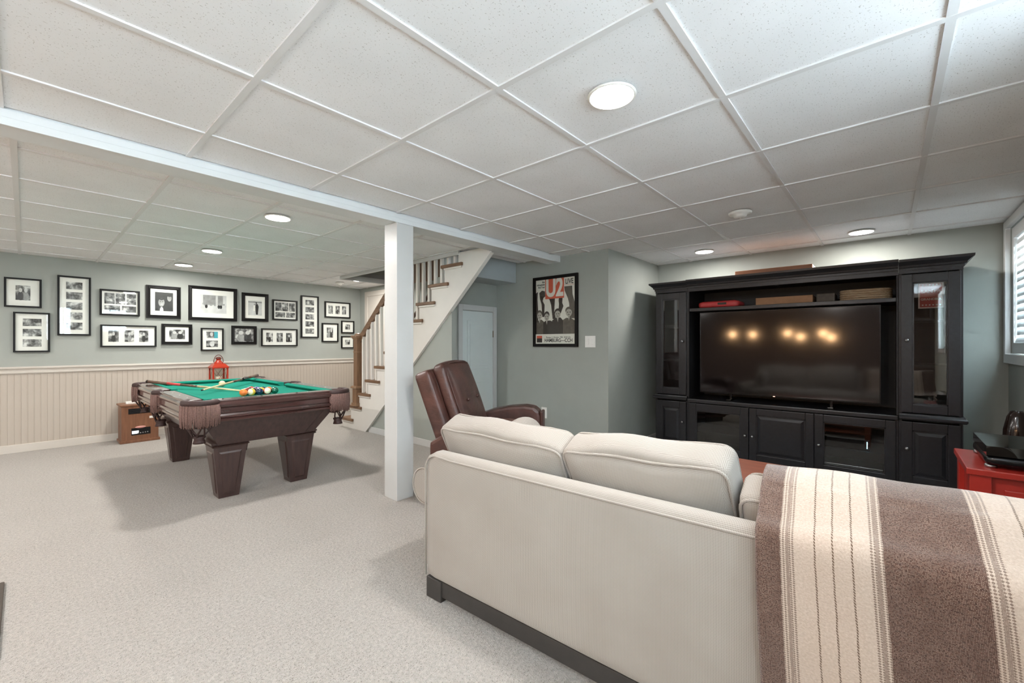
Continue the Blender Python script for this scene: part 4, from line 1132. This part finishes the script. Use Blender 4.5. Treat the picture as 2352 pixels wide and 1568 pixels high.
rf = MB().frustum(LX, LY, LZ + .268, hw + .006, hw + .006, LZ + .312, .056, .056).box(LX - hw - .006, LX + hw + .006, LY - hw - .006, LY + hw + .006, LZ + .252, LZ + .268).build('roof', 'lantern_red', t)
MB().lathe([(.055, LZ + .312), (.054, LZ + .318), (.030, LZ + .345), (.026, LZ + .350), (.026, LZ + .375), (.001, LZ + .375)], (LX, LY, 0), 24).build('chimney', 'lantern_red', rf)
MB().lathe([(.034, LZ + .372), (.036, LZ + .378), (.022, LZ + .394), (.001, LZ + .399)], (LX, LY, 0), 20).build('chimney_cap', 'lantern_dark', rf)
MB().tube([(LX + .052 * math.cos(R(a_)), LY, LZ + .335 + .088 * math.sin(R(a_))) for a_ in range(-5, 186, 10)], .0045, 8).build('handle', 'lantern_dark', t)
for sx_, sy_ in ((0, -1), (0, 1), (-1, 0), (1, 0)):
    if sy_: MB().box(LX - hw + .018, LX + hw - .018, LY + sy_ * (hw - .005) - .001, LY + sy_ * (hw - .005) + .001, LZ + .025, LZ + .252).build('pane', 'glass', t)
    else: MB().box(LX + sx_ * (hw - .008) - .001, LX + sx_ * (hw - .008) + .001, LY - hw + .012, LY + hw - .012, LZ + .025, LZ + .252).build('pane', 'glass', t)
    for d in (-1, 1):
        if sy_: P = [(LX - d * .068, LY + sy_ * hw, LZ + .03), (LX + d * .068, LY + sy_ * hw, LZ + .25)]
        else: P = [(LX + sx_ * hw, LY - d * .074, LZ + .03), (LX + sx_ * hw, LY + d * .074, LZ + .25)]
        MB().tube(P, .002, 6).build('cross_wire', 'lantern_dark', t)
MB().lathe([(.001, LZ + .025), (.035, LZ + .025), (.035, LZ + .14), (.030, LZ + .145), (.001, LZ + .140)], (LX, LY, 0), 18).build('candle', 'candle', t)

# ------------------------------------------------------------------ dark mat at the left edge
tag(setback(MB().box(-.95, -.062, 2.38, 3.13, 0, .012).build('floor_mat', 'dark_mat', None, .004)), 'dark brown mat on the carpet at the left edge of the view', 'mat')

# ------------------------------------------------------------------ framed photographs
col3 = [(.22, .80, .67, .87), (.22, .80, .39, .59), (.22, .80, .11, .31)]
col5 = [(.22, .78, c_ - .065, c_ + .065) for c_ in (.86, .68, .50, .32, .14)]
grid5 = [(.07, .35, .44, .92), (.37, .64, .44, .92), (.68, .95, .44, .92), (.07, .50, .09, .37), (.55, .95, .09, .37)]
row3 = [(.11, .30, .2, .80), (.41, .59, .2, .80), (.69, .87, .2, .80)]
frames = [
 (-.14, .121, 1.515, 1.82, .016, [(.27, .72, .22, .78)], 'black frame with one small photo of two children, top left of the gallery wall'),
 (-.079, .182, 1.045, 1.466, .016, col3, 'upright black frame with three stacked photos at the lower left end of the gallery wall'),
 (.236, .498, 1.226, 1.884, .017, col5, 'large upright black frame with five stacked photos left of the gallery wall centre'),
 (.57, .922, 1.466, 1.767, .018, grid5, 'black frame with five photos in two rows, left of the square couple portrait'),
 (.982, 1.321, 1.452, 1.856, .040, [(.17, .86, .16, .88)], 'wide-moulded black frame with a portrait of a smiling couple against a dark background'),
 (1.402, 1.952, 1.445, 1.895, .040, [(.19, .82, .16, .82)], 'largest black frame of the gallery wall with one wide light photo'),
 (2.013, 2.353, 1.456, 1.856, .042, [(.15, .84, .14, .80)], 'wide-moulded black frame with a couple standing on a pale beach'),
 (2.412, 2.764, 1.49, 1.79, .018, grid5, 'black frame with five photos in two rows, right of the beach photo'),
 (2.818, 3.09, 1.229, 1.885, .018, col5, 'tall narrow black frame with five stacked photos at the right of the gallery wall'),
 (3.19, 3.624, 1.562, 1.821, .018, row3, 'black frame with three photos in a row, top right of the gallery wall'),
 (.576, 1.079, 1.096, 1.356, .016, row3, 'wide black frame with three bluish photos in a row, lower left of the gallery wall'),
 (1.129, 1.441, 1.125, 1.385, .036, [(.17, .84, .18, .82)], 'wide-moulded small landscape black frame below the couple portrait'),
 (1.535, 1.791, 1.043, 1.345, .016, [(.2, .79, .56, .88), (.2, .79, .12, .44)], 'black frame with two stacked photos, one partly turquoise, above the red lantern'),
 (1.887, 2.198, 1.127, 1.386, .036, [(.005, .995, .005, .995)], 'wide-moulded black frame filled by a group photo without a white mat'),
 (2.26, 2.764, 1.10, 1.359, .016, row3, 'wide black frame with three photos in a row, lower right of the gallery wall'),
 (3.144, 3.415, 1.165, 1.47, .018, [(.27, .72, .2, .80)], 'small upright black frame with one photo of a family, beside the two smallest frames'),
 (3.468, 3.693, 1.315, 1.52, .016, [(.28, .72, .26, .74)], 'upper of the two smallest square black frames next to the stair newel'),
 (3.468, 3.693, 1.062, 1.265, .016, [(.28, .72, .26, .74)], 'lower of the two smallest square black frames, partly hidden by the stair newel'),
]
YB, YF = GY - .001, GY - .028
def flat(parent, name, mat, pts, y):
    MB().prism(pts, 'y', y - .0005, y).build(name, mat, parent)
def ell(cx, cz, rx, rz, n=18): return [(cx + rx * math.cos(2 * math.pi * i / n), cz + rz * math.sin(2 * math.pi * i / n)) for i in range(n)]
for fi, (x0, x1, z0, z1, fw, lay, lb) in enumerate(frames):
    t = thing('picture_frame', lb, 'picture frame', ((x0 + x1) / 2, YB, z0), 0, 'framed photographs on the gallery wall')
    thick = fw > .03
    mb = MB()
    prof = [(0, 0), (0, .027), (fw * .3, .027), (fw * .45, .021), (fw * .75, .024), (fw, .014), (fw, 0)] if thick else [(0, 0), (0, .027), (fw, .027), (fw, 0)]
    vs_ = []; k = len(prof)
    for ins, d in prof: vs_ += [(x0 + ins, YB - d, z0 + ins), (x1 - ins, YB - d, z0 + ins), (x1 - ins, YB - d, z1 - ins), (x0 + ins, YB - d, z1 - ins)]
    fs_ = []
    for i in range(k):
        for j in range(4): fs_.append((i * 4 + j, i * 4 + (j + 1) % 4, ((i + 1) % k) * 4 + (j + 1) % 4, ((i + 1) % k) * 4 + j))
    mb.add(vs_, fs_).build('frame', 'black_frame', t)
    a0, a1, b0, b1 = x0 + fw, x1 - fw, z0 + fw, z1 - fw
    mt = MB().box(a0, a1, YB - .008, YB - .001, b0, b1).build('mat_board', 'mat_board', t)
    W, H_ = a1 - a0, b1 - b0
    def Q(u, v): return (a0 + u * W, b0 + v * H_)
    for pi_, (u0, u1, v0, v1) in enumerate(lay):
        (px0, pz0), (px1, pz1) = Q(u0, v0), Q(u1, v1)
        mat = 'photo'
        if fi == 4: mat = 'photo_dark'
        if fi == 5: mat = 'photo_light'
        if fi == 6: mat = 'photo_light'
        ph = MB().box(px0, px1, YB - .0095, YB - .008, pz0, pz1)
        c_ = Vector(((px0 + px1) / 2, YB - .0088, (pz0 + pz1) / 2)); ph.xf(Matrix.Translation(-c_))
        po = ph.build('photo', mat, mt, local=True); po.location = wm(mt).inverted() @ c_
        pw, phh = px1 - px0, pz1 - pz0
        def S(u, v): return (px0 + u * pw, pz0 + v * phh)
        yy = YB - .0096
        def E_(u, v, ru, rv, m, dy=0): flat(po, 'print', m, ell(*S(u, v), ru * pw, rv * phh), yy - dy)
        if fi == 4:
            E_(.36, .02, .10, .20, 'photo_light'); E_(.35, .46, .17, .23, 'photo_grey', .0006); E_(.29, .50, .025, .018, 'photo_dark', .0012); E_(.41, .50, .025, .018, 'photo_dark', .0012); E_(.35, .63, .13, .05, 'photo_dark', .0012); E_(.79, .70, .12, .17, 'photo_grey', .0006); E_(.79, .82, .10, .05, 'photo_dark', .0012); E_(.75, .72, .018, .014, 'photo_dark', .0012); E_(.83, .72, .018, .014, 'photo_dark', .0012); E_(.36, .36, .07, .02, 'photo_light', .0012)
        elif fi == 5:
            flat(po, 'print', 'photo_grey', [S(.1, .40), S(.58, .40), S(.58, .98), S(.1, .98)], yy)
            flat(po, 'print', 'photo_grey', [S(.66, .45), S(.86, .45), S(.86, .98), S(.66, .98)], yy)
            for u, m in ((.1, 'photo_light'), (.22, 'photo_dark'), (.32, 'photo_light'), (.48, 'photo_light'), (.70, 'photo_dark'), (.78, 'photo_dark'), (.9, 'photo_light')): E_(u, .36, .05, .10, m, .0006); E_(u, .50, .028, .05, 'photo_grey', .0012)
        elif fi == 6:
            flat(po, 'print', 'photo_grey', [S(0, .86), S(1, .86), S(1, .94), S(0, .94)], yy)
            flat(po, 'print', 'photo_dark', [S(.56, .05), S(.70, .05), S(.76, .6), S(.70, .78), S(.54, .78), S(.50, .55)], yy); E_(.59, .85, .055, .055, 'photo_dark')
            flat(po, 'print', 'mat_board', [S(.36, .30), S(.52, .30), S(.52, .70), S(.38, .68)], yy, ); E_(.46, .74, .05, .05, 'photo_grey')
        elif fi == 12 and pi_ == 0:
            flat(po, 'print', 'photo_teal', [S(.68, .0), S(1, .0), S(1, 1), S(.68, 1)], yy); E_(.45, .6, .14, .3, 'photo_light', .0006)
        elif fi == 12: E_(.5, .45, .2, .42, 'photo_light')
        elif len(lay) == 1 or fi in (9, 10, 14):
            n_ = 2 if len(lay) == 1 else 1
            for k_ in range(n_):
                u = .5 if n_ == 1 else .33 + .36 * k_
                E_(u, .28, .2, .30, 'photo_grey' if (k_ + pi_ + fi) % 2 else 'photo_dark'); E_(u, .68, .12, .15, 'photo_light', .0006)
    MB().box(a0, a1, YB - .0125, YB - .0115, b0, b1).build('pane', 'glass', t)

# ------------------------------------------------------------------ framed concert poster
py1, py0, pz0, pz1 = 3.012, 2.424, 1.102, 1.873
t = thing('framed_poster', 'black framed concert poster with a big orange block on the grey wall', 'poster', (FX, (py0 + py1) / 2, pz0))
fw = .032; xb, xf_ = FX - .001, FX - .026
MB().box(xf_, xb, py0, py0 + fw, pz0, pz1).box(xf_, xb, py1 - fw, py1, pz0, pz1).box(xf_, xb, py0 + fw, py1 - fw, pz0, pz0 + fw).box(xf_, xb, py0 + fw, py1 - fw, pz1 - fw, pz1).build('frame', 'black_frame', t)
xs_ = FX - .008
sheet = MB().box(xs_, xb, py0 + fw, py1 - fw, pz0 + fw, pz1 - fw).build('sheet', 'paper_white', t)
PW, PH = py1 - py0 - 2 * fw, pz1 - pz0 - 2 * fw
def PP(u, v): return (py1 - fw - u * PW, pz0 + fw + v * PH)
lay_n = [0]
def pr(mat, pts, lv): MB().prism([PP(*p) for p in pts], 'x', xs_ - .0004 - lv * .0005, xs_ - lv * .0005 + .0001).build('print', mat, sheet)
def rect(u0, u1, v0, v1): return [(u0, v0), (u1, v0), (u1, v1), (u0, v1)]
def el(u, v, ru, rv, n=18): return [(u + ru * math.cos(2 * math.pi * i / n), v + rv * math.sin(2 * math.pi * i / n)) for i in range(n)]
pr('poster_dark', [(.00, .15), (.00, .80), (.05, .82), (.04, .70), (.06, .50), (.05, .15)], 0)
pr('poster_dark', [(.09, .80), (.16, .835), (.24, .82), (.25, .74), (.20, .72), (.18, .67), (.23, .61), (.22, .42), (.17, .42), (.15, .62), (.11, .70)], 0)
pr('poster_dark', [(.30, .72), (.50, .72), (.48, .50), (.52, .38), (.44, .38), (.40, .60), (.36, .68)], 0)
pr('poster_dark', [(.60, .72), (.69, .72), (.68, .62), (.71, .57), (.64, .46), (.58, .46), (.60, .60), (.59, .66)], 0)
pr('poster_mid', [(.73, .87), (.92, .87), (.93, .74), (.99, .60), (.995, .38), (.86, .38), (.85, .60), (.82, .68), (.74, .80)], 0)
pr('poster_mid', [(.02, .15), (.02, .33), (.08, .38), (.15, .38), (.22, .34), (.24, .15)], 1)
pr('poster_dark', [(.19, .15), (.20, .33), (.26, .36), (.38, .36), (.47, .33), (.47, .15)], 2)
pr('poster_dark', [(.42, .15), (.43, .36), (.52, .40), (.64, .40), (.72, .34), (.74, .15)], 3)
pr('poster_mid', [(.70, .15), (.70, .36), (.78, .39), (.90, .38), (1.0, .34), (1.0, .15)], 4)
for u, v, s_, hm in ((.10, .44, .062, 'poster_mid'), (.29, .415, .060, 'poster_dark'), (.57, .45, .070, 'poster_dark'), (.845, .465, .075, 'poster_mid')):
    pr(hm, el(u, v + .035, s_ * 1.15, .055), 5)
    pr('poster_grey', el(u, v, s_, .056), 6)
    pr('poster_dark', el(u - s_ * .4, v + .008, s_ * .22, .006, 10), 7); pr('poster_dark', el(u + s_ * .4, v + .008, s_ * .22, .006, 10), 7)
    pr('poster_mid', el(u, v - .028, s_ * .35, .005, 10), 7)
    pr('poster_grey', [(u - .025, v - .05), (u + .025, v - .05), (u + .004, v - .12)], 7)
pr('paper_white', rect(0, 1, 0, .148), 8)
pr('poster_orange', rect(.03, .17, .085, .125), 9); pr('poster_dark', rect(.03, .17, .02, .085), 9)
pr('paper_white', rect(0, .25, .845, 1), 1)
pr('paper_white', rect(.72, 1.0, .865, 1), 1)
pr('poster_orange', rect(.25, .725, .695, 1.0), 2)
def ptext(s_, mat, size, u, v, lv, bold=0, sq=1):
    y, z = PP(u, v); letter(s_, mat, size, y, z, xs_ - .0008 - lv * .0005, sheet, bold, sq)
ptext('U2', 'paper_white', .268, .485, .852, 2.5, .010, .72)
ptext('LIVE', 'poster_black', .078, .855, .935, 2, .001, .72)
pr('poster_orange', rect(.74, .97, .884, .888), 2)
ptext('HAMBURG\u2014CCH', 'poster_black', .054, .585, .050, 9, .0008, .86)
ptext('Montag, 2. Oktober 1984  20.00 Uhr', 'poster_black', .024, .585, .098, 9, 0, .90)
ptext('the', 'poster_black', .030, .20, .965, 2, .0006, .9)
ptext('Unforgettable', 'poster_black', .026, .13, .925, 2, .0006, .78)
ptext('Fire Tour', 'poster_black', .028, .15, .885, 2, .0006, .85)
MB().box(FX - .0165, FX - .0155, py0 + fw, py1 - fw, pz0 + fw, pz1 - fw).build('pane', 'glass', t)
